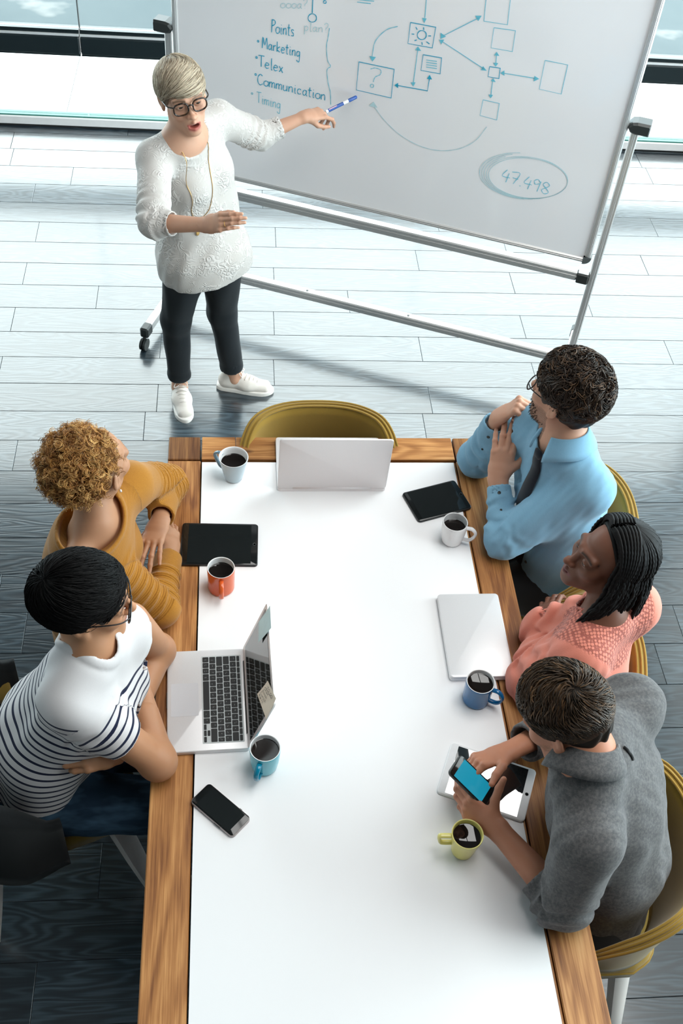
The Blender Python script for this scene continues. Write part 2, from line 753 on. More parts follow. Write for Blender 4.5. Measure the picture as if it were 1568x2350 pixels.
def table_wood(name='table_wood', dark=1.0):
    t = NT(name)
    r = t.rnd()
    tc = t.n('ShaderNodeTexCoord').outputs['Object']
    comb = t.n('ShaderNodeCombineXYZ')
    t.nt.links.new(t.math('MULTIPLY', r, 17.0), comb.inputs[0])
    t.nt.links.new(t.math('MULTIPLY', r, 5.0), comb.inputs[1])
    v = t.vmath('ADD', tc, comb.outputs[0])
    big = t.noise(t.vmath('MULTIPLY', v, (13.0, 1.5, 6.0)), 1.0, 2, .45, .6)
    rings = t.math('MULTIPLY_ADD', t.math('SINE', t.math("MULTIPLY", big, 30.0)), .5, .5)
    fine = t.noise(t.vmath('MULTIPLY', v, (260.0, 7.0, 30.0)), 1.0, 3, .6)
    soft = t.noise(t.vmath('MULTIPLY', v, (9.0, 3.0, 4.0)), 1.0, 3)
    g = t.math('ADD', t.math('MULTIPLY', rings, .12), t.math('ADD', t.math('MULTIPLY', fine, .36), t.math('MULTIPLY', soft, .50)))
    g = t.math('MULTIPLY_ADD', g, 1.55, -.285)
    c = t.ramp(g, [(.28, (.17 * dark, .058 * dark, .016 * dark)), (.50, (.37 * dark, .155 * dark, .047 * dark)), (.66, (.53 * dark, .255 * dark, .088 * dark)), (.85, (.66 * dark, .37 * dark, .155 * dark))])
    kn = t.n('ShaderNodeTexVoronoi', feature='F1')
    t.nt.links.new(t.vmath('MULTIPLY', v, (6.0, 2.6, 1.0)), kn.inputs['Vector'])
    kn.inputs['Scale'].default_value = 1.0
    k = t.ramp(kn.outputs['Distance'], [(.0, (1, 1, 1)), (.035, (1, 1, 1)), (.085, (0, 0, 0))])
    c = t.mix(t.math('MULTIPLY', k, .72), c, (.06, .022, .008))
    tone = t.math('MULTIPLY_ADD', r, .45, .74)
    tc3 = t.n('ShaderNodeCombineXYZ')
    for i in range(3): t.nt.links.new(tone, tc3.inputs[i])
    c = t.mix(1.0, c, tc3.outputs[0], 'MULTIPLY')
    t.p(Base_Color=c, Roughness=.48, Specular_IOR_Level=.35)
    t.bump(t.math('ADD', fine, rings), .15, .0008)
    return t.m


def glass_material(name='window_glass', tint=(.93, .97, .97), refl=.10):
    t = NT(name)
    tr = t.n('ShaderNodeBsdfTransparent')
    tr.inputs[0].default_value = (*tint, 1)
    gl = t.n('ShaderNodeBsdfGlossy')
    gl.inputs['Roughness'].default_value = .01
    lw = t.n('ShaderNodeLayerWeight')
    lw.inputs['Blend'].default_value = .12
    mx = t.n('ShaderNodeMixShader')
    t.nt.links.new(t.math('MULTIPLY_ADD', lw.outputs['Fresnel'], .8, refl * .2), mx.inputs[0])
    t.nt.links.new(tr.outputs[0], mx.inputs[1])
    t.nt.links.new(gl.outputs[0], mx.inputs[2])
    t.nt.links.new(mx.outputs[0], t.out.inputs['Surface'])
    return t.m


M_FLOOR = floor_material()
M_WOOD = table_wood()
M_WOOD_DARK = table_wood('table_end_grain', .62)
M_GAP = simple('shadow_gap', (.012, .012, .012), .8)
M_GLASS = glass_material()
M_WALL = simple('plaster', (.55, .55, .54), .8, nscale=8)
M_DARKWALL = simple('dark_plaster', (.055, .055, .058), .8, nscale=8)
M_CEIL = simple('dark_ceiling', (.05, .05, .052), .85, nscale=6)
M_FRAME_BLACK = simple('black_window_frame', (.010, .016, .018), .30, nscale=20)
M_FRAME_WHITE = simple('white_skirting', (.80, .77, .76), .45, nscale=20)
M_ALU = simple('brushed_aluminium', (.66, .645, .635), .34, .65, nscale=120)
M_ALU_WHITE = simple('pale_aluminium', (.80, .79, .785), .36, .35, nscale=120)
M_BLACK_PLASTIC = simple('black_plastic', (.020, .023, .022), .42, nscale=90)
M_GREY_PLASTIC = simple('grey_plastic', (.09, .10, .10), .45, nscale=90)

# ------------------------------------------------------------------ floor
X0, X1, Y0, Y1 = -3.4, RW_X, -4.4, 3.42
fl = MB().box(((X0 + X1) / 2, (Y0 + Y1) / 2, -.034), (X1 - X0, Y1 - Y0, .06)).build('floor', M_GAP)
tag(fl, 'dark grey wood plank floor', kind='structure')
PL, PW = 1.255, .185
offs = {0: -.123, 1: .41, 2: 1.13, 3: .42, 4: -.451, 5: .43, 6: 1.2, 7: -.806, 8: .1, 9: -.869, 10: -.68, 11: -1.034, 12: .2, 13: -.4, -1: -.172, -2: .55, -3: 1.17, -4: .35}
_rn = random.Random(4)
_pm = {}
for k in range(-29, 14):
    ya = .935 + PW * k
    yb = min(ya + PW, Y1)
    if ya >= Y1 - .01 or yb < Y0: continue
    ya = max(ya, Y0)
    o = offs.get(k, _rn.uniform(-.6, .6))
    xs = [X0]
    x = o - PL * math.ceil((o - X0) / PL)
    while x < X1:
        if x > X0 + .02: xs.append(x)
        x += PL
    xs.append(X1)
    if k < -16: xs = [X0, 0.2, X1]
    for a, b in zip(xs[:-1], xs[1:]):
        if b - a < .03: continue
        sx, sy = round(b - a - .0016, 4), round(yb - ya - .0016, 4)
        key = (sx, sy)
        if key not in _pm:
            q = MB().box((0, 0, 0), (sx, sy, .012), bev=.0010).build('plank', M_FLOOR, fl)
            _pm[key] = q.data
        else:
            q = bpy.data.objects.new('plank', _pm[key])
            COL.objects.link(q)
            q.parent = fl
        q.location = ((a + b) / 2, (ya + yb) / 2, -.006 - _rn.uniform(0, .0003))

# ------------------------------------------------------------------ walls and ceiling (with a roof window)
sk = SKYLIGHT
ce = MB()
for (a, b, c, d) in ((X0, X1, Y0, sk[2]), (X0, X1, sk[3], Y1), (X0, sk[0], sk[2], sk[3]), (sk[1], X1, sk[2], sk[3])):
    ce.box(((a + b) / 2, (c + d) / 2, CEIL_Z + .06), (b - a, d - c, .12))
tag(ce.build('ceiling', M_CEIL), 'dark ceiling with a roof window', kind='structure')
tag(MB().box((X0 - .06, (Y0 + Y1) / 2, CEIL_Z / 2), (.12, Y1 - Y0 + .24, CEIL_Z)).build('wall_left', M_WALL), 'plain wall on the left side', kind='structure')
tag(MB().box(((X0 + X1) / 2, Y0 - .06, CEIL_Z / 2), (X1 - X0, .12, CEIL_Z)).build('wall_near', M_DARKWALL), 'dark wall behind the table', kind='structure')
wr = MB()
for z0, z1, ya, yb in ((0, .5, Y0, Y1), (4.5, CEIL_Z, Y0, Y1), (.5, 4.5, Y0, -2.7), (.5, 4.5, 3.1, Y1)):
    wr.box((RW_X + .06, (ya + yb) / 2, (z0 + z1) / 2), (.12, yb - ya, z1 - z0))
tag(wr.build('wall_right', M_DARKWALL), 'wall with tall windows on the right side', kind='structure')
w3 = thing('window_3', 'tall side window with dark mullions', None, (RW_X + .06, .2, .5))
tag(w3, kind='structure')
for y in (-1.55, 0, 1.55): MB().box((0, y - .0, 2.0), (.08, .07, 4.0)).build('mullion', M_FRAME_BLACK, w3)
for y in (-2.13, -.775, .775, 2.23): MB().box((0, y, 2.0), (.012, 1.4, 3.98)).build('glass_pane', M_GLASS, w3)

# far wall: full-height glazing above a white bottom rail
WD = nrm(A(4.168, -.076, 0))
WN = A(WD[1], -WD[0], 0)           # towards the room
WO = A(-1.148, 3.452, 0)
WR = np.stack([WD, -WN, A(0, 0, 1)], 1)


def wbox(mb, s0, s1, z0, z1, depth, off=0.0, bev=0.0):
    c = WO + WD * ((s0 + s1) / 2) + WN * off
    return mb.box((c[0], c[1], (z0 + z1) / 2), (s1 - s0, depth, z1 - z0), WR, bev)


S0, S1 = -2.25, 5.05
win = thing('window_1', 'full-height glazed front with a black rail above pale bottom panes', None, (0, 0, 0))
tag(win, kind='structure')
for a, b in ((S0, .517), (.523, 2.6), (2.606, S1)):
    m = wbox(MB(), a, b, .452, .552, .10, .0, .006)
    wbox(m, a, b, .4425, .452, .085)
    m.build('rail', M_FRAME_BLACK, win)
    m = wbox(MB(), a, b, .5535, .566, .082)
    m.build('rail_lip', M_ALU_WHITE, win)
    m = wbox(MB(), a, b, .567, .577, .07)
    wbox(m, a, b, .577, .586, .06)
    m.build('rail_top', M_FRAME_BLACK, win)
    wbox(MB(), a + .002, b - .002, .07, .4425, .012).build('glass_pane', M_GLASS, win)
    wbox(MB(), a + .002, b - .002, .587, 3.05, .012).build('glass_pane', M_GLASS, win)
for s in (.52, 2.603): wbox(MB(), s - .003, s + .003, .587, 3.05, .016).build('glass_seam', M_GREY_PLASTIC, win)
m = wbox(MB(), S0, S1, .012, .062, .075, 0, .004)
m.build('bottom_rail', M_FRAME_WHITE, win)
wbox(MB(), S0, S1, .062, .070, .05).build('seal', simple('green_glass_edge', (.02, .16, .13), .3), win)
wbox(MB(), S0, S1, -.01, .013, .06).build('shadow_gap', M_GAP, win)
wbox(MB(), S0, S1, 3.05, CEIL_Z, .12).build('wall_far', M_DARKWALL)['kind'] = 'structure'
rf = MB()
for (a, b, c, d) in ((sk[0] - .05, sk[0] + .03, sk[2], sk[3]), (sk[1] - .03, sk[1] + .05, sk[2], sk[3]), ((sk[0] + sk[1]) / 2 - .04, (sk[0] + sk[1]) / 2 + .04, sk[2], sk[3])):
    rf.box(((a + b) / 2, (c + d) / 2, CEIL_Z + .05), (b - a, d - c, .14))
w2 = rf.build('window_2', M_FRAME_BLACK)
tag(w2, 'roof window with a dark centre bar', kind='structure')

# outside: pale paving slabs, then a grey street
M_PAVE = simple('pale_paving', (.80, .82, .83), .8, nscale=5, noise=.04)
M_ROAD = NT('street')
_v = M_ROAD.obj()
_n1 = M_ROAD.noise(_v, 1.1, 4, .6)
_n2 = M_ROAD.noise(_v, 60, 2)
_c = M_ROAD.ramp(_n1, [(.30, (.055, .078, .088)), (.58, (.070, .094, .104)), (.66, (.20, .21, .21)), (.8, (.3, .3, .3))])
M_ROAD.p(Base_Color=M_ROAD.mix(M_ROAD.math('MULTIPLY', _n2, .25), _c, (.07, .085, .09)), Roughness=.9)
M_ROAD = M_ROAD.m
pv = wbox(MB(), -5, 9, -.16, -.05, 1.30, -.69).build('pavement', M_GAP)
tag(pv, 'pale paving outside the glazed front', kind='structure')
for i in range(-4, 8):
    for j in range(2):
        s0 = i * 1.1 + .36 + j * .0
        m = wbox(MB(), s0 + .003, s0 + 1.097, -.05, -.012, .62, -.36 - .625 * j, .004)
        m.build('slab', M_PAVE, pv)
rd = wbox(MB(), -18, 22, -.25, -.02, 16, -9.35).build('road', M_ROAD)
tag(rd, 'grey street beyond the paving', kind='structure')

# ceiling lamps, out of frame
for x, y in LAMPS:
    t = thing('ceiling_lamp', 'long hanging ceiling lamp above the left side' if y < -1 else 'long hanging ceiling lamp nearer the windows', 'lamp', (x, y, LAMP_Z))
    MB().box((0, 0, .03), (.56, 1.56, .06), bev=.01).build('housing', M_BLACK_PLASTIC, t)
    for yy in (-.6, .6): MB().tube([(0, yy, .05), (0, yy, CEIL_Z - LAMP_Z)], .006, 6).build('hanger', M_BLACK_PLASTIC, t)

# ------------------------------------------------------------------ whiteboard
E1 = A(.933, -.36, 0)
E1 /= np.linalg.norm(E1)
NB = A(E1[1], -E1[0], 0)              # towards the table
BO = A(1.729, 1.100, 0)
BR = np.stack([E1, -NB, A(0, 0, 1)], 1)


def bp(e, z, off=0.0): return BO + E1 * e + NB * off + A(0, 0, z)


wb = thing('whiteboard', 'large mobile whiteboard on an aluminium stand covered in teal marker drawings', 'whiteboard', (BO + E1 * -.93))
M_BOARD = simple('white_enamel', (.92, .885, .895), .22, nscale=3, noise=.015, Coat_Weight=.4)


def bbox(mb, e0, e1, z0, z1, depth, off=0.0, bev=0.0):
    return mb.box(bp((e0 + e1) / 2, (z0 + z1) / 2, off), (e1 - e0, depth, z1 - z0), BR, bev)


BW, BZ0, BZ1 = 1.865, .742, 2.02
bbox(MB(), -BW + .015, -.015, BZ0 + .015, BZ1 - .015, .016, .025).build('board_surface', M_BOARD, wb, world=True)
for nm, (e0, e1, z0, z1) in {'board_frame': (-BW, -BW + .027, BZ0 + .02, BZ1 - .02), 'board_frame.001': (-.027, 0, BZ0 + .02, BZ1 - .02), 'board_frame.002': (-BW + .02, -.02, BZ0, BZ0 + .022), 'board_frame.003': (-BW + .02, -.02, BZ1 - .022, BZ1)}.items():
    m = bbox(MB(), e0, e1, z0, z1, .030, .025, .005)
    if e1 - e0 < .1: bbox(m, (e0 + e1) / 2 - .005, (e0 + e1) / 2 + .006, z0, z1, .033, .025, .002)
    else: bbox(m, e0, e1, z0 + .006, z0 + .013, .033, .025, .002)
    m.build('board_frame', M_ALU, wb, world=True)
for e in (-BW + .011, -.011):
    for z in (BZ0 + .011, BZ1 - .011):
        m = MB()
        c = bp(e, z, .027)
        sx, sz = (1 if e > -1 else -1), (1 if z > 1.2 else -1)
        for r0, dd in ((.034, .034), (.024, .038)):
            pts = [(0, 0)] + [(math.cos(a) * r0, math.sin(a) * r0) for a in np.linspace(0, PI / 2, 7)]
            vv = [c + E1 * (sx * (p[0] - .020)) + A(0, 0, sz * (p[1] - .020)) + NB * o for o in (-dd / 2, dd / 2) for p in pts]
            n = len(pts)
            m.add(vv, [tuple(range(n)), tuple(range(n, 2 * n))] + [(i, (i + 1) % n, n + (i + 1) % n, n + i) for i in range(n)])
        m.build('corner_cap', M_GREY_PLASTIC, wb, world=True)
PZ = 1.362
for e, sg in ((.030, 1), (-BW - .030, -1)):
    m = bbox(MB(), e - .016, e + .016, .07, PZ, .032, 0, .004)
    bbox(m, e - .004, e + .004, .07, PZ, .035, 0, .001)
    m.build('post', M_ALU, wb, world=True)
    # pivot clamp: pointed towards the board
    pr = [(-.034, 0), (-.020, .022), (.0, .027), (.050, .027), (.052, .022), (.052, -.022), (.050, -.027), (0, -.027), (-.020, -.022)]
    m = MB()
    c = bp(e, PZ, .012)
    vv = [c + E1 * (sg * p[0]) + A(0, 0, p[1] * .9) + NB * o for o in (-.026, .026) for p in pr]
    vv += [c + E1 * (sg * (p[0] * .86 + .003)) + A(0, 0, p[1] * .62) + NB * .036 for p in pr]
    n = len(pr)
    m.add(vv, [tuple(range(n)), tuple(range(2 * n, 3 * n))] + [(k * n + i, k * n + (i + 1) % n, (k + 1) * n + (i + 1) % n, (k + 1) * n + i) for k in (0, 1) for i in range(n)])
    cl = m.build('pivot_clamp', M_BLACK_PLASTIC, wb, world=True)
    MB().box(bp(e + sg * .045, PZ + .008, .040), (.012, .008, .014), BR, .002).build('clamp_lever', M_GREY_PLASTIC, cl, world=True)
for zc, offn in ((.655, .0), (.205, .0)):
    e0, e1 = -BW - .014, .014
    m = bbox(MB(), e0 + .05, e1 - .05, zc - .022, zc + .022, .040, offn, .005)
    bbox(m, e0 + .05, e1 - .05, zc - .006, zc + .004, .0425, offn, .001)
    cb = m.build('crossbar', M_ALU, wb, world=True)
    for a, b in ((e0, e0 + .05), (e1 - .05, e1)):
        m = bbox(MB(), a, b, zc - .028, zc + .018, .046, offn + .002, .004)
        m.build('end_cap', M_BLACK_PLASTIC, cb, world=True)
        bbox(MB(), a + .003, b - .003, zc + .018, zc + .024, .040, offn, .002).build('end_plate', M_ALU_WHITE, cb, world=True)
    if zc < .4:
        for e in (-1.24, -.74):
            MB().lathe([(0, .002), (.006, .002), (.006, 0)], bp(e, zc + .0215, .002), 10).build('bolt_hole', M_BLACK_PLASTIC, cb, world=True)
for e in (.030, -BW - .030):
    ft = MB().bar(bp(e, .092, -.36), bp(e, .092, .40), .036, .046, bev=.006).build('foot_bar', M_ALU, wb, world=True)
    for o in (-.40, .44):
        c = bp(e, 0, o)
        MB().bar(bp(e, .090, o * .86), bp(e, .090, o), .042, .054, bev=.008).build('foot_plug', M_BLACK_PLASTIC, ft, world=True)
        w = MB()
        ax = E1
        for s_ in (-.014, .014):
            ring = [c + A(0, 0, .030) + ax * s_ + (NB * math.cos(t) + A(0, 0, 1) * math.sin(t)) * .030 for t in np.linspace(0, 2 * PI, 18, endpoint=False)]
            ring2 = [c + A(0, 0, .030) + ax * (s_ * .2) + (NB * math.cos(t) + A(0, 0, 1) * math.sin(t)) * .030 for t in np.linspace(0, 2 * PI, 18, endpoint=False)]
            w.add(ring + ring2, [tuple(range(18)), tuple(range(18, 36))] + [(i, (i + 1) % 18, 18 + (i + 1) % 18, 18 + i) for i in range(18)])
        w.tube([c + A(0, 0, .03), c + A(0, 0, .075) - NB * .01], .008, 8)
        w.build('caster', M_BLACK_PLASTIC, ft, world=True)

# marker drawings: thin ink strokes lying on the enamel
INK_OFF = .0345


def ink_pt(px, py): return at_plane(px, py, bp(-.9, 1.3, INK_OFF), NB)


def ink_fill(tri, mb):
    P = [ink_pt(*p) for p in tri]
    mb.add(P, [tuple(range(len(P)))])


def ink_mat(name, c):
    return simple(name, c, .5, nscale=200, noise=.18)


M_INK = ink_mat('teal_marker_ink', srgb(36, 165, 198))
M_INK_L = ink_mat('thin_teal_marker_ink', srgb(110, 196, 216))
M_INK_F = ink_mat('faded_teal_marker_ink', srgb(190, 218, 224))


def sp(pts, n=8):
    """smooth curve through points"""
    P = [np.array(p, float) for p in pts]
    if len(P) < 3: return P
    P = [2 * P[0] - P[1]] + P + [2 * P[-1] - P[-2]]
    out = []
    for i in range(1, len(P) - 2):
        for k in range(n):
            t = k / n
            a, b, c, d = P[i - 1], P[i], P[i + 1], P[i + 2]
            out.append(.5 * ((2 * b) + (-a + c) * t + (2 * a - 5 * b + 4 * c - d) * t * t + (-a + 3 * b - 3 * c + d) * t ** 3))
    return out + [P[-2]]


def px_line(pts): return [ink_pt(*p) for p in pts]


def circ(c, r, n=18, ry=None): return [(c[0] + r * math.cos(t), c[1] + (ry or r) * math.sin(t)) for t in np.linspace(0, 2 * PI, n)]


q2 = lambda L: [(784 + .5 * x, .5 * y) for x, y in L]
q3 = lambda L: [(500 + .574 * x, .574 * y) for x, y in L]
cl_ = lambda L: L + [L[0]]
INKS = {'s': (.0044, M_INK), 'l': (.0034, M_INK_L), 'f': (.0036, M_INK_F)}


def ink(name, strokes, kind='s', fills=()):
    """one drawn mark: its strokes and filled arrowheads as one thin mesh on the board"""
    w, m = INKS[kind]
    mb = MB()
    for P in strokes:
        P = np.array(P, float)
        if len(P) < 2: continue
        T = np.gradient(P, axis=0)
        S = np.cross(T, NB)
        S /= np.linalg.norm(S, axis=1)[:, None] + 1e-12
        ww = w * .72 * (1 + .25 * np.sin(np.arange(len(P)) * 1.3))[:, None] / 2
        n = len(P)
        mb.add(list(P - S * ww) + list(P + S * ww), [(i, i + 1, n + i + 1, n + i) for i in range(n - 1)])
    for f in fills: ink_fill(f, mb)
    return mb.build(name, m, wb, world=True)


for b in ([(317, 103), (433, 125), (417, 220), (305, 200)], [(80, 284), (242, 318), (228, 450), (68, 413)], [(375, 251), (460, 266), (453, 339), (365, 323)], [(680, 306), (729, 313), (723, 361), (673, 352)]):
    ink('drawn_box', [px_line(q2(cl_(b)))])
for b in ([(700, 127), (799, 141), (785, 237), (687, 220)], [(935, 277), (1039, 298), (1009, 432), (908, 409)], [(650, 458), (725, 475), (713, 551), (636, 530)]):
    ink('drawn_box', [px_line(q2(cl_(b)))], 'l')
ink('drawn_box', [px_line(q2([(666, -30), (654, 97), (762, 114), (779, -30)]))], 'l')
ink('drawn_sun', [px_line(q2(circ((369, 161), 21)))] + [px_line(q2(r)) for r in (((341, 124), (348, 136)), ((377, 125), (378, 137)), ((322, 156), (334, 157)), ((398, 165), (411, 165)), ((335, 187), (345, 183)), ((369, 193), (371, 206)), ((390, 191), (404, 202)))])
for l, hs in (([(392, -30), (383, 82)], [[(370, 82), (391, 85), (380, 106)]]),
              ([(351, 225), (330, 380)], [[(338, 230), (366, 234), (351, 213)], [(318, 378), (340, 378), (330, 397)]]),
              ([(466, 165), (630, 82)], [[(455, 150), (480, 168), (455, 178)], [(614, 72), (644, 72), (628, 97)]]),
              ([(462, 190), (655, 317)], [[(448, 182), (472, 182), (458, 204)], [(650, 303), (667, 325), (640, 322)]]),
              ([(712, 250), (709, 292)], [[(700, 254), (725, 257), (713, 238)], [(697, 288), (720, 290), (708, 306)]]),
              ([(745, 336), (890, 360)], [[(748, 323), (748, 348), (730, 335)], [(886, 348), (882, 374), (908, 362)]]),
              ([(694, 372), (686, 440)], [[(685, 372), (708, 377), (697, 359)], [(675, 434), (696, 436), (685, 451)]])):
    ink('drawn_arrow', [px_line(q2(l))], 'l', [q2(h) for h in hs])
ink('drawn_arrow', [px_line(q2([(255, 392), (395, 417), (404, 360)]))], 's', [q2([(260, 380), (260, 405), (243, 391)]), q2([(392, 362), (416, 365), (405, 343)])])
ink('drawn_arrow', [px_line(sp(q2([(258, 121), (205, 138), (155, 190), (141, 258)])))], 'l', [q2([(128, 257), (158, 262), (142, 283)])])
ink('drawn_arrow', [px_line(sp(q2([(667, 582), (615, 645), (540, 683), (450, 691), (360, 670), (270, 620), (200, 555), (150, 490)])))], 'f', [q2([(126, 486), (166, 495), (147, 467)])])
ink('drawn_question_mark', [px_line(sp(q2([(133, 317), (155, 312), (180, 322), (178, 342), (155, 354), (146, 376)]))), px_line(q2(circ((140, 394), 8, 12)))], 'l')
ink('drawn_lines', [px_line(q2([(389, yy), (438, yy + 7)])) for yy in (275, 286, 297, 308)], 'l')
# left column
ink('drawn_bracket', [px_line(sp(q3([(447, 112), (441, 150), (435, 185), (439, 240), (451, 265), (437, 280), (441, 330), (450, 370), (452, 418)])))], 'l')
ink('drawn_figure', [px_line(q3([(381, -30), (378, 52)])), px_line(q3(circ((378, 72), 17)))])
ink('drawn_circle', [px_line(q3(circ((428, 8), 6, 10)))])
ink('drawn_lines', [px_line(q3([(565, -1), (625, 5)])), px_line(q3([(557, 8), (612, 15)]))], 'l')
el = []
for k in range(5):          # ellipse round the number
    c = (1225 + 4 * k, 704 + 2 * k)
    rr = (178 - 5 * k, 92 - 3 * k)
    a0, a1 = (90 - 10 * k, 265 - 12 * k) if k < 3 else (-200, 160)
    el.append(px_line(q3([(c[0] + rr[0] * math.cos(t), c[1] + rr[1] * math.sin(t) + .08 * rr[0] * math.cos(t)) for t in np.radians(np.linspace(a0, a1, 40))])))
ink('drawn_ellipse', el, 'f')

GL = {
    'P': [[(.1, 0), (.12, 1)], [(.12, .98), (.45, .95), (.5, .7), (.12, .5)]], 'o': [[(.3, .5), (.08, .38), (.08, .1), (.3, 0), (.5, .15), (.48, .42), (.3, .5)]],
    'i': [[(.15, .5), (.15, .05), (.25, 0)], [(.15, .68), (.17, .72)]], 'n': [[(.08, .5), (.08, 0)], [(.08, .3), (.25, .5), (.42, .42), (.44, 0)]],
    't': [[(.2, .85), (.18, .1), (.32, 0)], [(.02, .58), (.38, .6)]], 's': [[(.4, .45), (.2, .5), (.12, .36), (.36, .2), (.34, .03), (.08, .02)]],
    'M': [[(.05, 0), (.12, 1), (.36, .3), (.6, 1), (.68, 0)]], 'a': [[(.42, .46), (.18, .48), (.06, .2), (.2, 0), (.4, .2)], [(.43, .5), (.42, .08), (.52, 0)]],
    'r': [[(.1, .5), (.1, 0)], [(.1, .3), (.25, .5), (.38, .46)]], 'k': [[(.1, .9), (.1, 0)], [(.42, .5), (.12, .22), (.44, 0)]], 'e': [[(.08, .26), (.42, .3), (.36, .48), (.16, .46), (.06, .2), (.2, 0), (.44, .08)]],
    'g': [[(.42, .45), (.2, .5), (.06, .25), (.2, .04), (.42, .2)], [(.43, .5), (.42, -.3), (.25, -.45), (.08, -.3)]], 'T': [[(.05, .95), (.65, 1)], [(.35, .97), (.34, 0)]],
    'l': [[(.15, 1), (.14, .05), (.24, 0)]], 'x': [[(.06, .5), (.42, 0)], [(.42, .5), (.06, 0)]], 'C': [[(.55, .85), (.35, .98), (.1, .7), (.1, .2), (.35, 0), (.58, .15)]],
    'm': [[(.06, .5), (.06, 0)], [(.06, .3), (.2, .5), (.32, .4), (.33, 0)], [(.33, .3), (.46, .5), (.6, .4), (.61, 0)]], 'u': [[(.08, .5), (.08, .1), (.24, 0), (.42, .15)], [(.43, .5), (.43, 0)]],
    'c': [[(.42, .42), (.22, .5), (.06, .25), (.2, 0), (.42, .08)]], '.': [[(.1, 0), (.13, .03), (.16, 0)]], 'p': [[(.1, .5), (.1, -.4)], [(.1, .4), (.3, .5), (.45, .3), (.3, .02), (.1, .1)]],
    '?': [[(.08, .8), (.2, 1), (.45, .9), (.4, .6), (.24, .45), (.24, .25)], [(.24, .03), (.26, .06)]],
    '4': [[(.3, 1), (.05, .4), (.55, .4)], [(.45, .75), (.35, -.05)]], '7': [[(.05, .95), (.55, 1), (.25, 0)], [(.15, .5), (.5, .5)]],
    '9': [[(.48, .8), (.3, 1), (.1, .8), (.2, .55), (.45, .7)], [(.5, .9), (.38, 0)]], '8': [[(.3, .52), (.1, .75), (.3, 1), (.5, .78), (.3, .52), (.08, .25), (.28, 0), (.52, .22), (.3, .52)]],
    ' ': [], 'D': [[(.08, 0), (.1, 1), (.4, .9), (.55, .5), (.4, .08), (.08, 0)]], 'O': [[(.3, 1), (.05, .6), (.1, .1), (.35, 0), (.58, .4), (.5, .9), (.3, 1)]], 'h': [[(.1, 1), (.1, 0)], [(.1, .3), (.25, .5), (.4, .4), (.42, 0)]],
    'd': [[(.4, .45), (.2, .5), (.06, .2), (.2, 0), (.4, .15)], [(.42, 1), (.42, 0)]], 'b': [[(.1, 1), (.1, 0), (.3, 0), (.45, .25), (.3, .5), (.1, .35)]], 'f': [[(.4, .95), (.22, .9), (.2, 0)], [(.05, .5), (.36, .5)]], 'L': [[(.1, 1), (.08, 0), (.5, 0)]],
}
GW = {'M': .78, 'm': .72, 'T': .68, 'C': .66, 'i': .34, 'l': .32, '.': .28, ' ': .4, 't': .42, 'r': .44}


def write(text, p0, p1, hp, out, glyph=1.0, pt=None):
    """handwriting between two photograph points on a plane; hp = capital height in pixels"""
    pt = pt or ink_pt
    a, b = pt(*p0), pt(*p1)
    up = pt(p0[0], p0[1] - hp) - a
    upn = np.array([0, 0, up[2]]) if pt is ink_pt else up
    tot = sum(GW.get(c, .56) for c in text)
    dx = (b - a) / tot
    x = 0
    for c in text:
        for st in GL[c]:
            pts = sp(st, 4) if len(st) > 2 else st
            out.append([a + dx * (x + q[0] * glyph) + upn * q[1] for q in pts])
        x += GW.get(c, .56)


for txt, p0_, p1_, hp, kd, dot in (('Points', (622, 74), (677, 84), 30, 's', None), ('Marketing', (601, 110), (690, 132), 26, 's', (161, 165)), ('Telex', (592, 151), (652, 168), 26, 's', (155, 230)),
                                   ('Communication', (590, 193), (748, 231), 25, 's', (151, 298)), ('Timing', (588, 234), (645, 251), 25, 'l', (137, 374)), ('plan?', (697, 70), (755, 76), 22, 'f', None),
                                   ('oooa?', (643, 18), (707, 20), 22, 'f', None), ('47.498', (1149, 413), (1259, 448), 28, 'l', None)):
    st = []
    write(txt, p0_, p1_, hp, st)
    if dot: st.append(px_line(q3(circ(dot, 3.5, 9))))
    ink('handwriting', st, kd)

# ------------------------------------------------------------------ table
TZ = .75
TW, TL = 1.084, 2.45
tb = thing('conference_table', 'long weathered wooden conference table with square corner blocks', 'table', (TW / 2, -TL / 2, 0))
boards = [((.000, .111), (-.114, -TL), M_WOOD), ((.975, TW), (-.114, -TL), M_WOOD),
          ((.000, .1075), (0, -.111), M_WOOD_DARK), ((.978, TW), (0, -.111), M_WOOD_DARK)]
for (a, b), (c, d), m in boards:
    q = MB().box((0, 0, 0), (b - a - .002, abs(d - c) - .002, .05), bev=.003).build('board', m, tb)
    q.location = ((a + b) / 2 - TW / 2, (c + d) / 2 + TL / 2, TZ - .025 - .0004)
for a, b in ((.112, .226), (.226, .70), (.70, .974)):
    q = MB().box((0, 0, 0), (.108, b - a - .0012, .05), bev=.002).build('board', M_WOOD, tb)
    q.rotation_euler = (0, 0, PI / 2)
    q.location = ((a + b) / 2 - TW / 2, -.055 + TL / 2, TZ - .0255)
for i in range(6):
    a, b = .113 + i * .1435, .113 + (i + 1) * .1435
    q = MB().box((0, 0, 0), (b - a - .002, TL - .12, .045), bev=.002).build('board', M_WOOD, tb)
    q.location = ((a + b) / 2 - TW / 2, -.115 / 2 - .0025, TZ - .0245 - .001)
for x in (.06, TW - .06):
    for y in (-.06, -TL + .06):
        q = MB().box((0, 0, 0), (.10, .10, TZ - .052), bev=.004).build('leg', M_WOOD_DARK, tb)
        q.location = (x - TW / 2, y + TL / 2, (TZ - .052) / 2)
for x in (.06, TW - .06): MB().box((x - TW / 2, 0, TZ - .10), (.03, TL - .22, .09)).build('apron', M_WOOD_DARK, tb)
for y in (-.06, -TL + .06): MB().box((0, y + TL / 2, TZ - .10), (TW - .22, .03, .09)).build('apron', M_WOOD_DARK, tb)

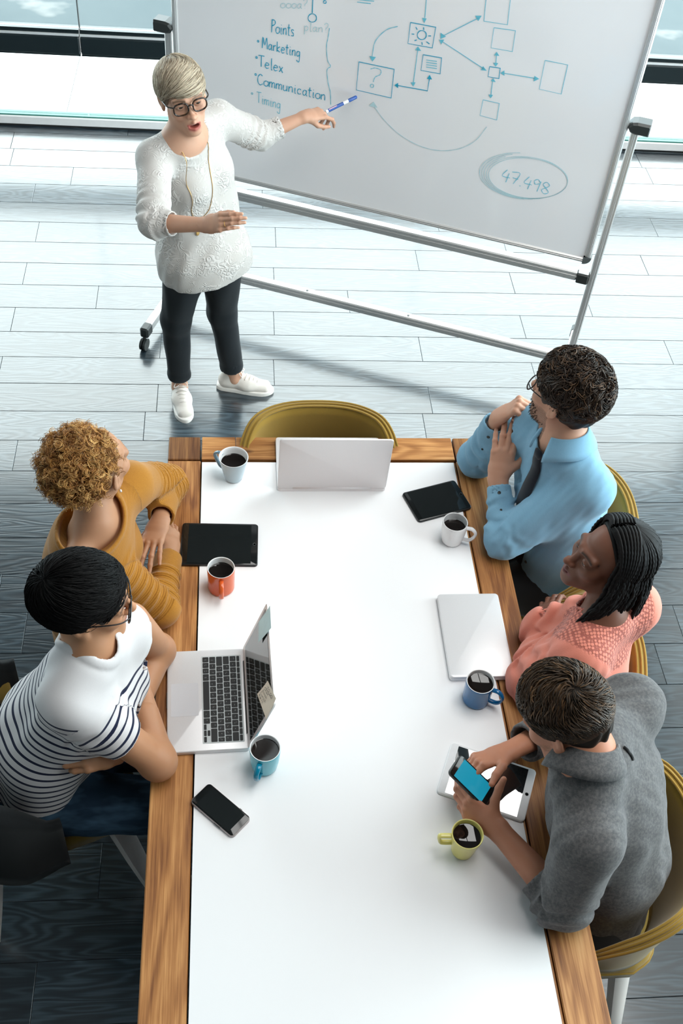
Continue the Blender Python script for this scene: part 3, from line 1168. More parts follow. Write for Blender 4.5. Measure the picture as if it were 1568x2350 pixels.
# the white sheet spread over the middle
M_PAPER = simple('white_paper', (.90, .895, .905), .75, nscale=2, noise=.006)
pl = [(.114, -.126), (.966, -.124), (.965, -1.0), (.962, -2.43), (.117, -2.43), (.1155, -1.2)]
pp = MB()
xs_, ys_ = 14, 40
g = np.array([[(a, b) for b in np.linspace(-.125, -2.43, ys_)] for a in np.linspace(.1145, .966, xs_)])
zz = .7512 + .0006 * np.abs(np.sin(g[..., 0] * 9 + 1.3 * np.sin(g[..., 1] * 3))) 
top = np.dstack([g, zz]).reshape(-1, 3)
bot = top - A(0, 0, .0008)
n = len(top)
F_ = []
for i in range(xs_ - 1):
    for j in range(ys_ - 1):
        a = i * ys_ + j
        F_.append((a, a + 1, a + ys_ + 1, a + ys_))
pp.add(top, F_)
pp.add(bot, [f[::-1] for f in F_])
tag(pp.build('paper_sheet', M_PAPER, smooth=True), 'big blank white paper sheet spread along the wooden table', 'paper')

# ------------------------------------------------------------------ chairs
def fabric(name, rgb, scale=900, var=.25, rough=.9, bump=.25, sheen=.25):
    t = NT(name)
    v = t.obj()
    n = t.noise(v, scale, 2)
    n2 = t.noise(v, 14, 3)
    a = tuple(c * (1 - var) for c in rgb)
    b = tuple(min(1, c * (1 + var)) for c in rgb)
    c = t.mix(t.math('ADD', t.math('MULTIPLY', n, .7), t.math('MULTIPLY', n2, .3)), a, b)
    t.p(Base_Color=c, Roughness=rough, Sheen_Weight=sheen, Specular_IOR_Level=.2)
    t.bump(n, bump, .0008)
    return t.m


M_MUSTARD = fabric('mustard_upholstery', (.33, .205, .035))
M_MUSTARD_D = fabric('mustard_piping', (.30, .18, .03))
M_LEG = simple('white_painted_wood', (.74, .68, .64), .45, nscale=12, noise=.04)


def chair_back(width=.24, depth=.25, zb=.49, zt=.80, ang=88, th=.034, flare=.030, grow=0.0, n=56, k=9, ang0=88):
    """wrap-around shell; local frame faces +Y"""
    v, f = [], []
    th0 = np.radians(np.linspace(-ang, ang, n))
    rim = []
    ring = []
    for i, t in enumerate(th0):
        e = min(1.0, abs(t) / math.radians(ang0))
        top = zt - .18 * max(0, (e - .50) / .50) ** 1.8 + grow
        bot = zb + .03 * e - grow
        top += 0
        sec = []
        for o in (0, 1):
            for j in range(k):
                q = j / (k - 1)
                q = q if o == 0 else 1 - q
                z = bot + (top - bot) * q
                fl = flare * (q ** 1.4)
                r_off = (th + grow) * (.5 if o == 0 else -.5) * (1 - .25 * q) * (1 - .55 * max(0, e - .8) / .2)
                rx, ry = width + fl + r_off, depth + fl + r_off
                # superellipse plan
                cx, cy = math.sin(t), -math.cos(t)
                p = 2.5
                s = (abs(cx) ** p + abs(cy) ** p) ** (-1 / p)
                sec.append((rx * cx * s, ry * cy * s + .02 * max(0, e - .75) * 4 * .5, z))
        sec = sec
        ring.append(sec)
        rim.append(tuple((np.array(sec[k - 1]) + np.array(sec[k])) / 2))
    m = 2 * k
    for s_ in ring: v += s_
    for i in range(n - 1):
        for j in range(m):
            j2 = (j + 1) % m
            f.append((i * m + j, (i + 1) * m + j, (i + 1) * m + j2, i * m + j2))
    f.append(tuple(range(m)))
    f.append(tuple(range((n - 1) * m, n * m))[::-1])
    return v, f, np.array(rim), ring


def build_chair(label, loc, rotz, group):
    r = thing('tub_chair', label, 'chair', loc, rotz, group)
    v, f, rim, ring = chair_back()
    mesh_obj('backrest', v, f, M_MUSTARD, r, smooth=True)
    k = 9
    for nm, idx, off in (('piping', k - 1, .004), ('piping', k, .004), ('piping', k - 1, -.0)):
        pts = np.array([s[idx] for s in ring])
        if off == 0: pts = rim + A(0, 0, .002)
        else: pts = pts + A(0, 0, .0)
        MB().tube(pts, .0042, 6).build('piping', M_MUSTARD_D, r, smooth=True)
    out = [(-.210, -.19), (-.15, -.245), (0, -.26), (.15, -.245), (.210, -.19), (.234, -.05), (.238, .12), (.222, .215), (.17, .255), (0, .265), (-.17, .255), (-.222, .215), (-.238, .12), (-.234, -.05)]
    out = [tuple(p) for p in np.array(sp([A(*p, 0) for p in out + out[:1]], 4))[:-1, :2]]
    MB().prism(out, .405, .470, .022).build('seat', M_MUSTARD, r, smooth=True)
    MB().tube([(x * 1.004, y * 1.004, .440) for x, y in out], .0045, 6, closed=True).build('piping', M_MUSTARD_D, r, smooth=True)
    for sx in (-1, 1):
        for sy in (-1, 1):
            a, b = A(sx * .17, sy * .17, .41), A(sx * .235, sy * .245, 0)
            m = MB()
            d = nrm(b - a)
            lat = nrm(A(-sy, sx, 0))
            dep = np.cross(d, lat)
            vv = []
            for p, w, t_ in ((a, .036, .020), (a * .4 + b * .6, .030, .017), (b + A(0, 0, .008), .024, .014), (b, .018, .010)):
                for s1, s2 in ((1, .6), (.6, 1), (-.6, 1), (-1, .6), (-1, -.6), (-.6, -1), (.6, -1), (1, -.6)): vv.append(p + lat * w * s1 + dep * t_ * s2)
            m.add(vv, [(q * 8 + i, q * 8 + (i + 1) % 8, q * 8 + 8 + (i + 1) % 8, q * 8 + 8 + i) for q in range(3) for i in range(8)] + [tuple(range(8))[::-1], tuple(range(24, 32))])
            m.build('leg', M_LEG, r, auto=40)
    return r


CH_G = 'mustard tub chairs around the table'
chair0 = build_chair('empty mustard tub chair at the far end behind the pale laptop', (.512, -.165, 0), PI, CH_G)


def more_chair(label, loc, rotz, s=1.0):
    c = copy_tree(chair0)
    c.location = loc
    c.rotation_euler = (0, 0, rotz)
    c['label'] = label
    return c


more_chair('mustard tub chair under the man in the light blue shirt', (1.235, -.375, 0), PI / 2 - .12)
more_chair('mustard tub chair under the woman in the coral blouse', (1.115, -.930, 0), PI / 2 - .22)
more_chair('mustard tub chair under the man in the grey shirt', (1.125, -1.485, 0), PI / 2 - .18)
chl = more_chair('mustard tub chair covered by the black jacket under the striped shirt', (-.355, -1.10, 0), math.radians(-70))
for q in [x for x in bpy.data.objects if x.parent == chl and x.name.startswith('piping')]: bpy.data.objects.remove(q)
# a backless seat, out of sight under the woman in the sweater
stl = thing('stool', 'backless seat with white legs hidden under the woman in the mustard sweater', 'stool', (-.13, -.62, 0), -PI / 2)
stl.scale = (.84, .84, .98)
for ch in [x for x in bpy.data.objects if x.parent == chair0 and x.name.split('.')[0] in ('seat', 'leg')]: copy_tree(ch, stl)

# black jacket hung over the back of the striped man's chair
M_JACKET = fabric('black_jacket_wool', (.0075, .0085, .0095), 700, .3, .85, .2, .1)
jk = thing('jacket', 'black jacket draped over the chair back behind the striped shirt', 'jacket', chl.location, math.radians(-70))
v, f, rim, ring = chair_back(zb=.36, zt=.80, ang=94, th=.040, grow=.026)
v = np.array(v)
v[:, 2] += .014 * np.sin(v[:, 0] * 21 + v[:, 1] * 13) * (v[:, 2] < .45)
mesh_obj('jacket_body', v, f, M_JACKET, jk, smooth=True)
# the jacket's sleeve hanging on the near side
F = Field()
F.add(f_cone((.21, -.34, .60), (.26, -.40, .26), .052, .042))
F.disp(lambda P: (-.010 * wob(P, 26, 5, 2, (1, 1, .4))).astype(np.float32))
V, Q = polygonize(F, (.10, -.50, .14), (.40, -.22, .72), .009)
mesh_obj('sleeve', V, Q, M_JACKET, jk, smooth=True)

# ------------------------------------------------------------------ mugs of coffee
def coffee_mat():
    t = NT('black_coffee')
    t.p(Base_Color=(.009, .006, .005), Roughness=.03, Specular_IOR_Level=.6)
    return t.m


M_COFFEE = coffee_mat()


def glaze(name, rgb, rough=.18):
    return simple(name, rgb, rough, nscale=30, noise=.03, Coat_Weight=.3)


M_WHITE_GLAZE = glaze('white_glaze', (.80, .79, .79))


def mug(label, x, y, h, Rt, Rb, outer, inner, hdir, hmat=None, prof=.0, fill=.78, square=False, curve=0.0):
    t = thing('coffee_mug', label, 'mug', (x, y, .7525), 0, 'mugs of black coffee on the table')
    th = .0032
    zs = np.linspace(.004, h - .002, 12)

    def rr(z):
        q = z / h
        return Rb + (Rt - Rb) * q + curve * math.sin(q * PI)
    pr = [(0, .0015), (Rb - .006, .0015), (Rb - .004, 0), (Rb - .001, .001)] + [(rr(z), z) for z in zs] + [(rr(h) - .0006, h - .0004)]
    MB().lathe(pr, n=56).build('cup', outer, t, smooth=True)
    pin = [(rr(h) - .0006, h - .0004), (rr(h) - th * .5, h), (rr(h) - th, h - .0015)] + [(rr(z) - th, z) for z in zs[::-1][:-1]] + [(rr(.008) - th - .004, .006), (0, .0055)]
    MB().lathe(pin, n=56).build('inner_glaze', inner, t, smooth=True)
    zf = h * fill
    rc = rr(zf) - th - .0002
    MB().lathe([(0, zf), (rc - .002, zf), (rc, zf + .0008)][::-1], n=56).build('coffee', M_COFFEE, t, smooth=True)
    d = nrm(A(hdir[0], hdir[1], 0))
    z0, z1 = h * .22, h * .82
    ext = .030
    if square:
        z0, z1 = h * .48, h * .86
        cp = [(rr(z1) - .003, z1), (rr(z1) + ext * .7, z1), (rr(z1) + ext, z1 - .004), (rr(z0) + ext, z0 + .006), (rr(z0) + ext * .7, z0), (rr(z0) - .003, z0)]
    else:
        cp = [(rr(z1) - .003, z1), (rr(z1) + ext * .55, z1 + .002), (rr(z1) + ext, z1 - .014), (rr(z0) + ext, z0 + .018), (rr(z0) + ext * .6, z0 + .003), (rr(z0) - .003, z0)]
    pts = sp([A(d[0] * r, d[1] * r, z) for r, z in cp], 6)
    lat = np.cross(d, (0, 0, 1))
    P = np.array(pts)
    T = np.gradient(P, axis=0)
    T /= np.linalg.norm(T, axis=1)[:, None]
    vv, ff = [], []
    for p, tt in zip(P, T):
        nn = np.cross(tt, lat)
        for a in np.linspace(0, 2 * PI, 12, endpoint=False): vv.append(p + lat * .0072 * math.cos(a) + nn * .0046 * math.sin(a))
    for i in range(len(P) - 1):
        for k in range(12): ff.append((i * 12 + k, i * 12 + (k + 1) % 12, i * 12 + 12 + (k + 1) % 12, i * 12 + 12 + k))
    MB().add(vv, ff).build('handle', hmat or outer, t, smooth=True)
    return t


MG_GREY = glaze('grey_blue_glaze', srgb(170, 186, 194))
mug('pale grey tapered mug at the far left corner of the paper', .219, -.196, .096, .0486, .029, MG_GREY, M_WHITE_GLAZE, (-.75, .55), glaze('slate_glaze', srgb(110, 135, 150)), fill=.74)
mug('orange mug with white inside in front of the black tablet', .181, -.653, .092, .0411, .0398, glaze('orange_glaze', srgb(214, 92, 40)), M_WHITE_GLAZE, (.02, -1), fill=.76)
mug('plain white mug beside the tilted black tablet', .910, -.473, .089, .0396, .031, M_WHITE_GLAZE, M_WHITE_GLAZE, (.9, -.35), fill=.68, curve=.003)
mug('deep blue mug with glossy handle near the closed silver laptop', .898, -1.062, .088, .0404, .0384, glaze('deep_blue_glaze', srgb(14, 98, 152)), M_WHITE_GLAZE, (.85, -.5), fill=.82)
mug('turquoise mug standing by the open laptop', .298, -1.254, .090, .0406, .034, glaze('turquoise_glaze', srgb(84, 186, 204)), M_WHITE_GLAZE, (-.35, -.95), glaze('petrol_glaze', srgb(0, 128, 160)), fill=.80, curve=.002)
MG_Y = glaze('pale_yellow_glaze', srgb(224, 212, 122), .3)
mug('pale yellow mug near the man holding the phone', .794, -1.509, .092, .0405, .028, MG_Y, MG_Y, (-1, .05), fill=.83, square=True)

# ------------------------------------------------------------------ laptops
M_SILVER = simple('silver_aluminium', (.80, .79, .80), .38, .25, nscale=400, noise=.03)
M_SILVER_PINK = simple('pale_silver_lid', (.80, .76, .76), .42, .2, nscale=400, noise=.02)
M_KEY = simple('black_key', (.011, .012, .013), .5, nscale=300)
M_KEYWELL = simple('grey_key_well', (.60, .64, .65), .5, nscale=200)
M_SCREEN = simple('dark_glossy_screen', (.010, .012, .012), .06, nscale=10, Coat_Weight=.5)
M_TRACK = simple('track_pad', (.70, .70, .73), .4, .1, nscale=300, noise=.02)
M_LEGEND = simple('key_legend', (.62, .66, .66), .6)


def slab(mb, w, d, z0, z1, r=.012, bev=.003, c=(0, 0)): return mb.prism(rrect(w, d, r, 6, c), z0, z1, bev)


def rotx(a): return np.array([[1, 0, 0], [0, math.cos(a), -math.sin(a)], [0, math.sin(a), math.cos(a)]])


def laptop(label, loc, rotz, w, d, lid_deg, mat_body, mat_lid, keys=True):
    """local frame: the user sits at -Y, hinge at +Y edge; lid_deg = opening angle (0 closed)"""
    t = thing('laptop', label, 'laptop', loc, rotz)
    slab(MB(), w, d, .0012, .0135, .011, .003).build('base', mat_body, t, auto=50)
    for sx in (-1, 1):
        for sy in (-1, 1): MB().lathe([(0, 0), (.006, 0), (.007, .002)], (sx * w * .42, sy * d * .4, 0), 10).build('rubber_foot', M_BLACK_PLASTIC, t)
    lid = MB()
    slab(lid, w, d, -.0028, .0028, .011, .0022, (0, -d / 2 + .004))
    a = math.radians(lid_deg)
    R = rotx(-a)
    off = A(0, d / 2 - .004, .0165)
    lv = np.array(lid.v) @ R.T + off
    lo = mesh_obj('lid', lv, lid.f, mat_lid, t, autosmooth=50)
    if keys:
        MB().tube([(-w * .36, d / 2 - .004, .0145), (w * .36, d / 2 - .004, .0145)], .0055, 10).build('hinge', M_BLACK_PLASTIC if rotz < 0 else mat_body, t, smooth=True)
        b = MB()
        slab(b, w * .93, d * .84, -.0036, -.0030, .004, 0, (0, -d / 2 + .000))
        mesh_obj('screen', np.array(b.v) @ R.T + off, b.f, M_SCREEN, lo)
    return t, R, off, lo


# open laptop in front of the striped shirt
OL, OR, OOFF, OLID = laptop('open silver laptop with black keys and notes stuck on its screen', (.146, -1.0525, .7505), -PI / 2 + .035, .325, .222, 107, M_SILVER, M_SILVER)
kw, kd = .275, .106
kc = (0, .040)
slab(MB(), kw + .006, kd + .006, .0131, .0138, .003, 0, kc).build('key_well', M_KEYWELL, OL)
keymeshes = {}


def key(x0, x1, y0, y1):
    w_, d_ = round(x1 - x0 - .0026, 4), round(y1 - y0 - .0026, 4)
    if (w_, d_) not in keymeshes:
        o = MB().prism(rrect(w_, d_, .0018, 2), 0, .0016, .0005).build('key', M_KEY, OL)
        keymeshes[(w_, d_)] = o.data
    else:
        o = bpy.data.objects.new('key', keymeshes[(w_, d_)])
        COL.objects.link(o)
        o.parent = OL
    o.location = ((x0 + x1) / 2, (y0 + y1) / 2, .0138)
    return ((x0 + x1) / 2, (y0 + y1) / 2)


u = kw / 14.5
rows_y = [kc[1] + kd / 2 - .0105] + [kc[1] + kd / 2 - .0105 - (kd - .0105) / 5 * (i + 1) for i in range(5)]
lx = -kw / 2
leg_pts = []
for i in range(14): key(lx + i * kw / 14, lx + (i + 1) * kw / 14, rows_y[0], kc[1] + kd / 2)
KROWS = [[1] * 13 + [1.5], [1.5] + [1] * 12 + [1], [1.75] + [1] * 12 + [.75], [1.25] + [1] * 11 + [2.25], [1, 1, 1, 1.25, 5, 1.25, 1]]
for r_, ws in enumerate(KROWS):
    x = lx
    for w_ in ws:
        c_ = key(x, x + w_ * u, rows_y[r_ + 1], rows_y[r_])
        if w_ <= 1.3: leg_pts.append(c_)
        x += w_ * u
xa = x
yb_, yt_ = rows_y[5], rows_y[4]
ym = (yb_ + yt_) / 2
key(xa, xa + u, yb_, ym)
key(xa + u, xa + 2 * u, yb_, ym)
key(xa + u, xa + 2 * u, ym, yt_)
key(xa + 2 * u, xa + 3 * u, yb_, ym)
lg = MB()
_rl = random.Random(2)
for x, y in leg_pts:          # small pale legends: short strokes on each key
    for q in range(2): lg.box((x + _rl.uniform(-.002, .002), y + _rl.uniform(-.003, .003), .01545), (_rl.uniform(.0012, .003), .0006, .0002))
lgo = lg.build('key_legends', M_LEGEND, OL)
lgo['kind'] = 'stuff'
slab(MB(), .105, .075, .0131, .0138, .003, 0, (0, -.0625)).build('track_pad', M_TRACK, OL)
MB().box((0, -.111, .010), (.05, .0012, .006)).build('thumb_notch', M_GREY_PLASTIC, OL)
# notes stuck on that screen
OLM = Matrix.Translation(OL.location) @ Matrix.Rotation(-PI / 2 + .035, 4, 'Z')
_oR = np.array(OLM.to_3x3())


def lid_pt(u_, v_, o=-.0046): return _oR @ (OR @ A(u_, v_, o) + OOFF) + np.array(OL.location)


scr_n = nrm(_oR @ (OR @ A(0, 0, -1)))
scr_p = lid_pt(0, -.1, -.0042)


def note(label, corners_px, m, writing=None, curl=.01, lift=0.0008):
    C = [at_plane(*p, scr_p + scr_n * lift, scr_n) for p in corners_px]
    t = thing('sticky_note', label, 'note', C[0], 0, 'sticky notes on the laptop screen')
    n = 8
    V, F = [], []
    for i in range(n + 1):
        for j in range(n + 1):
            a, b = i / n, j / n
            p = (C[0] * (1 - a) + C[1] * a) * (1 - b) + (C[3] * (1 - a) + C[2] * a) * b
            V.append(p + scr_n * (.0006 + curl * b * b))
    for i in range(n):
        for j in range(n): F.append((i * (n + 1) + j, (i + 1) * (n + 1) + j, (i + 1) * (n + 1) + j + 1, i * (n + 1) + j + 1))
    V = np.array(V)
    mesh_obj('sheet', np.concatenate([V, V - scr_n * .0003]), F + [tuple(x + len(V) for x in f[::-1]) for f in F], m, t, world=True, smooth=True)
    if writing:
        mb = MB()
        e1, e2 = C[1] - C[0], C[3] - C[0]
        for k, (txt, x0_, w_) in enumerate(writing):
            st = []
            h_ = .13
            tot = sum(GW.get(c, .56) for c in txt)
            x = x0_
            y = .16 + .17 * k
            for c in txt:
                for s_ in GL[c]:
                    pp_ = [A(x + w_ / tot * q[0], y + h_ * (.8 - q[1]), 0) for q in s_]
                    st.append([C[0] + e1 * q[0] + e2 * q[1] + scr_n * (.0009 + .0005 + curl * q[1] ** 2) for q in pp_])
                x += w_ / tot * GW.get(c, .56)
            if k == 0: st.append([C[0] + e1 * a + e2 * (y + h_) + scr_n * (.0014 + curl * (y + h_) ** 2) for a in (x0_, x0_ + w_)])
            for P in st:
                P = np.array(P)
                T = np.gradient(P, axis=0)
                S = np.cross(T, scr_n)
                S /= np.linalg.norm(S, axis=1)[:, None] + 1e-12
                S *= .0005
                L_, R_ = P - S, P + S
                n_ = len(P)
                mb.add(list(L_) + list(R_), [(i, i + 1, n_ + i + 1, n_ + i) for i in range(n_ - 1)])
        o = mb.build('handwriting', simple('pen_ink', (.03, .03, .035), .6), t, world=True)
        o['kind'] = 'stuff'
    return t


note('pale blue sticky note on a top corner of the laptop screen', [(620, 1390), (622.7, 1441), (596.8, 1475), (597.3, 1428)], simple('pale_blue_paper', srgb(205, 232, 236), .8), None, .004)
note('cream sticky note with a handwritten TO DO list on the laptop screen', [(615, 1562), (634, 1603), (615, 1651), (594, 1593)], simple('cream_paper', srgb(236, 226, 208), .8), [('TO DO', .2, .62), ('Chat', .1, .45), ('book', .12, .5), ('Lunch', .1, .6), ('tell', .1, .5)], .004)

# pale laptop at the far end, seen from behind its raised lid
laptop('pale pink-silver laptop standing open at the far table end, lid towards us', (.540, -.137, .7505), PI, .357, .243, 95, M_SILVER_PINK, M_SILVER_PINK)
# closed laptop on the right
laptop('closed silver laptop lying on the right edge of the paper', (.925, -.853, .7520), PI / 2 + .0, .299, .187, .4, M_SILVER, M_SILVER, keys=False)

# ------------------------------------------------------------------ tablets and phones
def tablet(label, loc, rotz, w, d, body, screen, bez):
    t = thing('tablet', label, 'tablet', loc, rotz)
    slab(MB(), w, d, 0, .0072, .011, .002).build('case', body, t, auto=50)
    slab(MB(), w - .004, d - .004, .0070, .0076, .009, .0004).build('bezel', bez, t, auto=50)
    slab(MB(), w * .82, d * .92, .0072, .0079, .001, 0).build('screen', screen, t)
    MB().lathe([(.005, .0079), (.004, .0076), (0, .0076)], (w * .455, 0, 0), 20).build('home_button', M_GREY_PLASTIC, t)
    return t


M_TAB_BLACK = simple('black_glass', (.008, .009, .009), .10, nscale=10)
M_TAB_CASE = simple('black_anodised_case', (.012, .013, .014), .35)
tablet('black tablet lying across the left edge of the paper', (.175, -.489, .7522), math.radians(-1.7), .238, .170, M_TAB_CASE, M_SCREEN, M_TAB_BLACK)
tablet('smaller black tablet lying tilted beside the white mug', (.884, -.306, .7522), math.radians(18.3), .195, .134, M_TAB_CASE, M_SCREEN, M_TAB_BLACK)
M_MIRROR = NT('bright_reflecting_screen').p(Base_Color=(.010, .013, .015), Roughness=.02, Specular_IOR_Level=1.0, Coat_Weight=1.0, Coat_IOR=2.2, Coat_Roughness=.01).m
tablet('white framed tablet lying under the man\'s hands', (.888, -1.322, .7522), math.radians(-22.8), .238, .160, simple('white_case', (.80, .80, .80), .3), M_MIRROR, simple('white_bezel', (.80, .80, .81), .2))


def phone(label, loc, R, w, d, screen, case, home=True):
    t = thing('smartphone', label, 'phone', loc)
    Rm = np.asarray(R, float)

    def put(nm, mb, m, auto=50):
        mesh_obj(nm, np.array(mb.v) @ Rm.T, mb.f, m, t, autosmooth=auto)
    put('case', slab(MB(), d, w, 0, .0085, .011, .002), case)
    put('face', slab(MB(), d - .003, w - .003, .0080, .0090, .009, .0003), M_TAB_BLACK)
    put('screen', slab(MB(), d * .76, w * .86, .0086, .0093, .001, 0), screen)
    put('button', MB().box((d * .15, -w / 2 - .0006, .0048), (.02, .0016, .0024)), M_BLACK_PLASTIC)
    put('button', MB().box((d * .25, w / 2 + .0006, .0048), (.008, .0016, .0024)), M_BLACK_PLASTIC)
    return t


def rotz(a): return np.array([[math.cos(a), -math.sin(a), 0], [math.sin(a), math.cos(a), 0], [0, 0, 1]])


M_CASE_CLEAR = simple('rosy_bumper_case', (.42, .36, .35), .3, .2)
phone('black smartphone in a pale bumper case lying face up on the paper', (.183, -1.382, .7522), rotz(math.radians(-43.6)), .071, .150, M_SCREEN, M_CASE_CLEAR)
M_TEAL_SCREEN = NT('lit_teal_screen').p(Base_Color=(.01, .10, .14), Roughness=.15, Emission_Color=(.006, .22, .33, 1), Emission_Strength=.45).m

# ------------------------------------------------------------------ people: shared builders
def skin_mat(name, rough=.5):
    t = NT(name)
    c = t.attr('Col').outputs['Color']
    v = t.obj()
    n = t.noise(v, 42, 3)
    n2 = t.noise(v, 900, 2)
    c = t.mix(t.math('MULTIPLY', n, .35), c, t.mix(1.0, c, (.86, .70, .64), 'MULTIPLY'))
    t.p(Base_Color=c, Roughness=rough, Specular_IOR_Level=.35, Subsurface_Weight=.12, Subsurface_Scale=.006)
    t.b.inputs['Subsurface Radius'].default_value = (1, .45, .3)
    t.bump(n2, .06, .0006)
    return t.m


M_SKIN = skin_mat('skin')


def hair_mat(name, rough=.46, spec=.28):
    t = NT(name)
    c = t.attr('Col').outputs['Color']
    t.p(Base_Color=c, Roughness=rough, Specular_IOR_Level=spec)
    return t.m


M_HAIR = hair_mat('hair')
M_HAIR_MATTE = hair_mat('matte_hair', .55, .12)
M_EYE = NT('eye')
M_EYE.p(Base_Color=M_EYE.attr('Col').outputs['Color'], Roughness=.08)
M_EYE = M_EYE.m
M_SPEC = simple('dark_glasses_frame', (.010, .010, .011), .25, nscale=60)
M_TORTOISE = NT('tortoiseshell')
_v = M_TORTOISE.noise(M_TORTOISE.obj(), 110, 2)
M_TORTOISE.p(Base_Color=M_TORTOISE.ramp(_v, [(.45, (.010, .007, .006)), (.62, (.055, .024, .010))]), Roughness=.2)
M_TORTOISE = M_TORTOISE.m
M_LENS = glass_material('spectacle_lens', (.95, .95, .95), .06)
M_GOLD = simple('gold', (.65, .40, .14), .3, .9)
M_TEETH = simple('teeth', (.75, .70, .62), .3)


def hframe(yaw, pitch, roll, pos, s=1.0):
    y, p, r = math.radians(yaw), math.radians(pitch), math.radians(roll)
    f = A(math.cos(y) * math.cos(p), math.sin(y) * math.cos(p), math.sin(p))
    rt = nrm(np.cross(f, (0, 0, 1)))
    u = np.cross(rt, f)
    c, s_ = math.cos(r), math.sin(r)
    return dict(o=np.asarray(pos, float), R=np.stack([c * rt - s_ * u, f, s_ * rt + c * u], 1), s=s)


def lower(p, dz):
    """the same point in the photograph, dz lower in the room"""
    p = np.asarray(p, float)
    return CPOS + (p - CPOS) * ((CPOS[2] - p[2] + dz) / (CPOS[2] - p[2]))


def L2W(H, p): return np.asarray(p, float) @ H['R'].T * H['s'] + H['o']


def on_ray(px, py, C, r, far=True):
    """point on the sight line of a photograph point at distance r from C (nearest possible if out of reach)"""
    d = nrm(pix_ray(px, py))
    m = (C - CPOS) @ d
    h2 = r * r - np.sum((CPOS + d * m - C) ** 2)
    q = math.sqrt(max(h2, 0))
    return CPOS + d * (m + q if far else m - q)


def head_field(fem=0.0, mouth_open=0.0, jaw=1.0, nose=1.0, lids=0.0, ears=True, brow=1.0):
    F = Field()
    F.add(f_ell((0, -.012, .036), (.0745, .0955, .082)))
    F.add(f_ell((0, .030, -.035), (.060 * (1 - .07 * fem), .060, .076 - .003 * fem)), .03)
    for s in (-1, 1):
        F.add(f_cone((s * .050 * jaw, -.002, -.052), (s * (.016 - .004 * fem), .072, -.103 + .005 * fem), .019, .015 - .003 * fem), .035)
        F.add(f_ell((s * .041, .058, -.022), (.024, .026, .022)), .022)
        F.add(f_cone((s * .012, .090, .021), (s * .046, .074, .022), .0095 * brow, .010), .018)
    F.add(f_ell((0, .074, -.101 + .004 * fem), (.021 - .005 * fem, .018 - .003 * fem, .016 - .003 * fem)), .02)
    F.add(f_ell((0, .078, -.066), (.030, .018, .026)), .02)
    for s in (-1, 1): F.sub(f_ell((s * .032, .098, .002), (.0185, .018, .0125)), .014)
    F.add(f_cone((0, .087, .014), (0, .112 * (.5 + .5 * nose), -.030), .0075, .0105), .012)
    F.add(f_ell((0, .111, -.034), (.0115, .0105, .0095)), .008)
    for s in (-1, 1):
        F.add(f_ell((s * .0125, .099, -.036), (.0075, .0105, .0075)), .006)
        F.sub(f_ell((s * .0065, .104, -.0445), (.0035, .006, .003)), .003)
        # eyelids round the eyeball
        F.add(f_ell((s * .0315, .0785, .003), (.0152, .0146, .0134)), .006)
        if lids < .9: F.sub(f_ell((s * .0315, .0935, .0020 - .003 * lids), (.0120, .012, .0044 * (1 - lids))), .0015)
        else: F.sub(f_ell((s * .0315, .0955, -.0045), (.0115, .006, .0010)), .0015)
    # lips
    up, lo = .0052 + .0012 * fem, .0064 + .0014 * fem
    o = mouth_open
    F.add(f_cone((0, .0965, -.0615 + o * .2), (-.023, .087, -.0665), up, .0026), .005)
    F.add(f_cone((0, .0965, -.0615 + o * .2), (.023, .087, -.0665), up, .0026), .005)
    F.add(f_cone((0, .0950 - o * .4, -.0725 - o), (-.021, .087, -.0680), lo, .0026), .005)
    F.add(f_cone((0, .0950 - o * .4, -.0725 - o), (.021, .087, -.0680), lo, .0026), .005)
    if o > 0: F.sub(f_ell((0, .096, -.0675 - o * .4), (.0175, .024, .0030 + o * .55)), .003)
    else: F.sub(f_ell((0, .104, -.0668), (.022, .012, .0009)), .0025)
    if ears:
        for s in (-1, 1):
            Re = np.stack([nrm(A(1, .35 * s, 0)), nrm(A(-.35 * s, 1, .18)), nrm(A(0, -.18, 1))], 1)
            F.add(f_ell((s * .0775, -.012, .000), (.0075, .0185, .031), Re), .008)
            F.sub(f_ell((s * .0850, -.008, .003), (.0055, .0105, .019), Re), .004)
            F.add(f_ell((s * .0770, -.003, -.026), (.0055, .0085, .010)), .006)
    return F


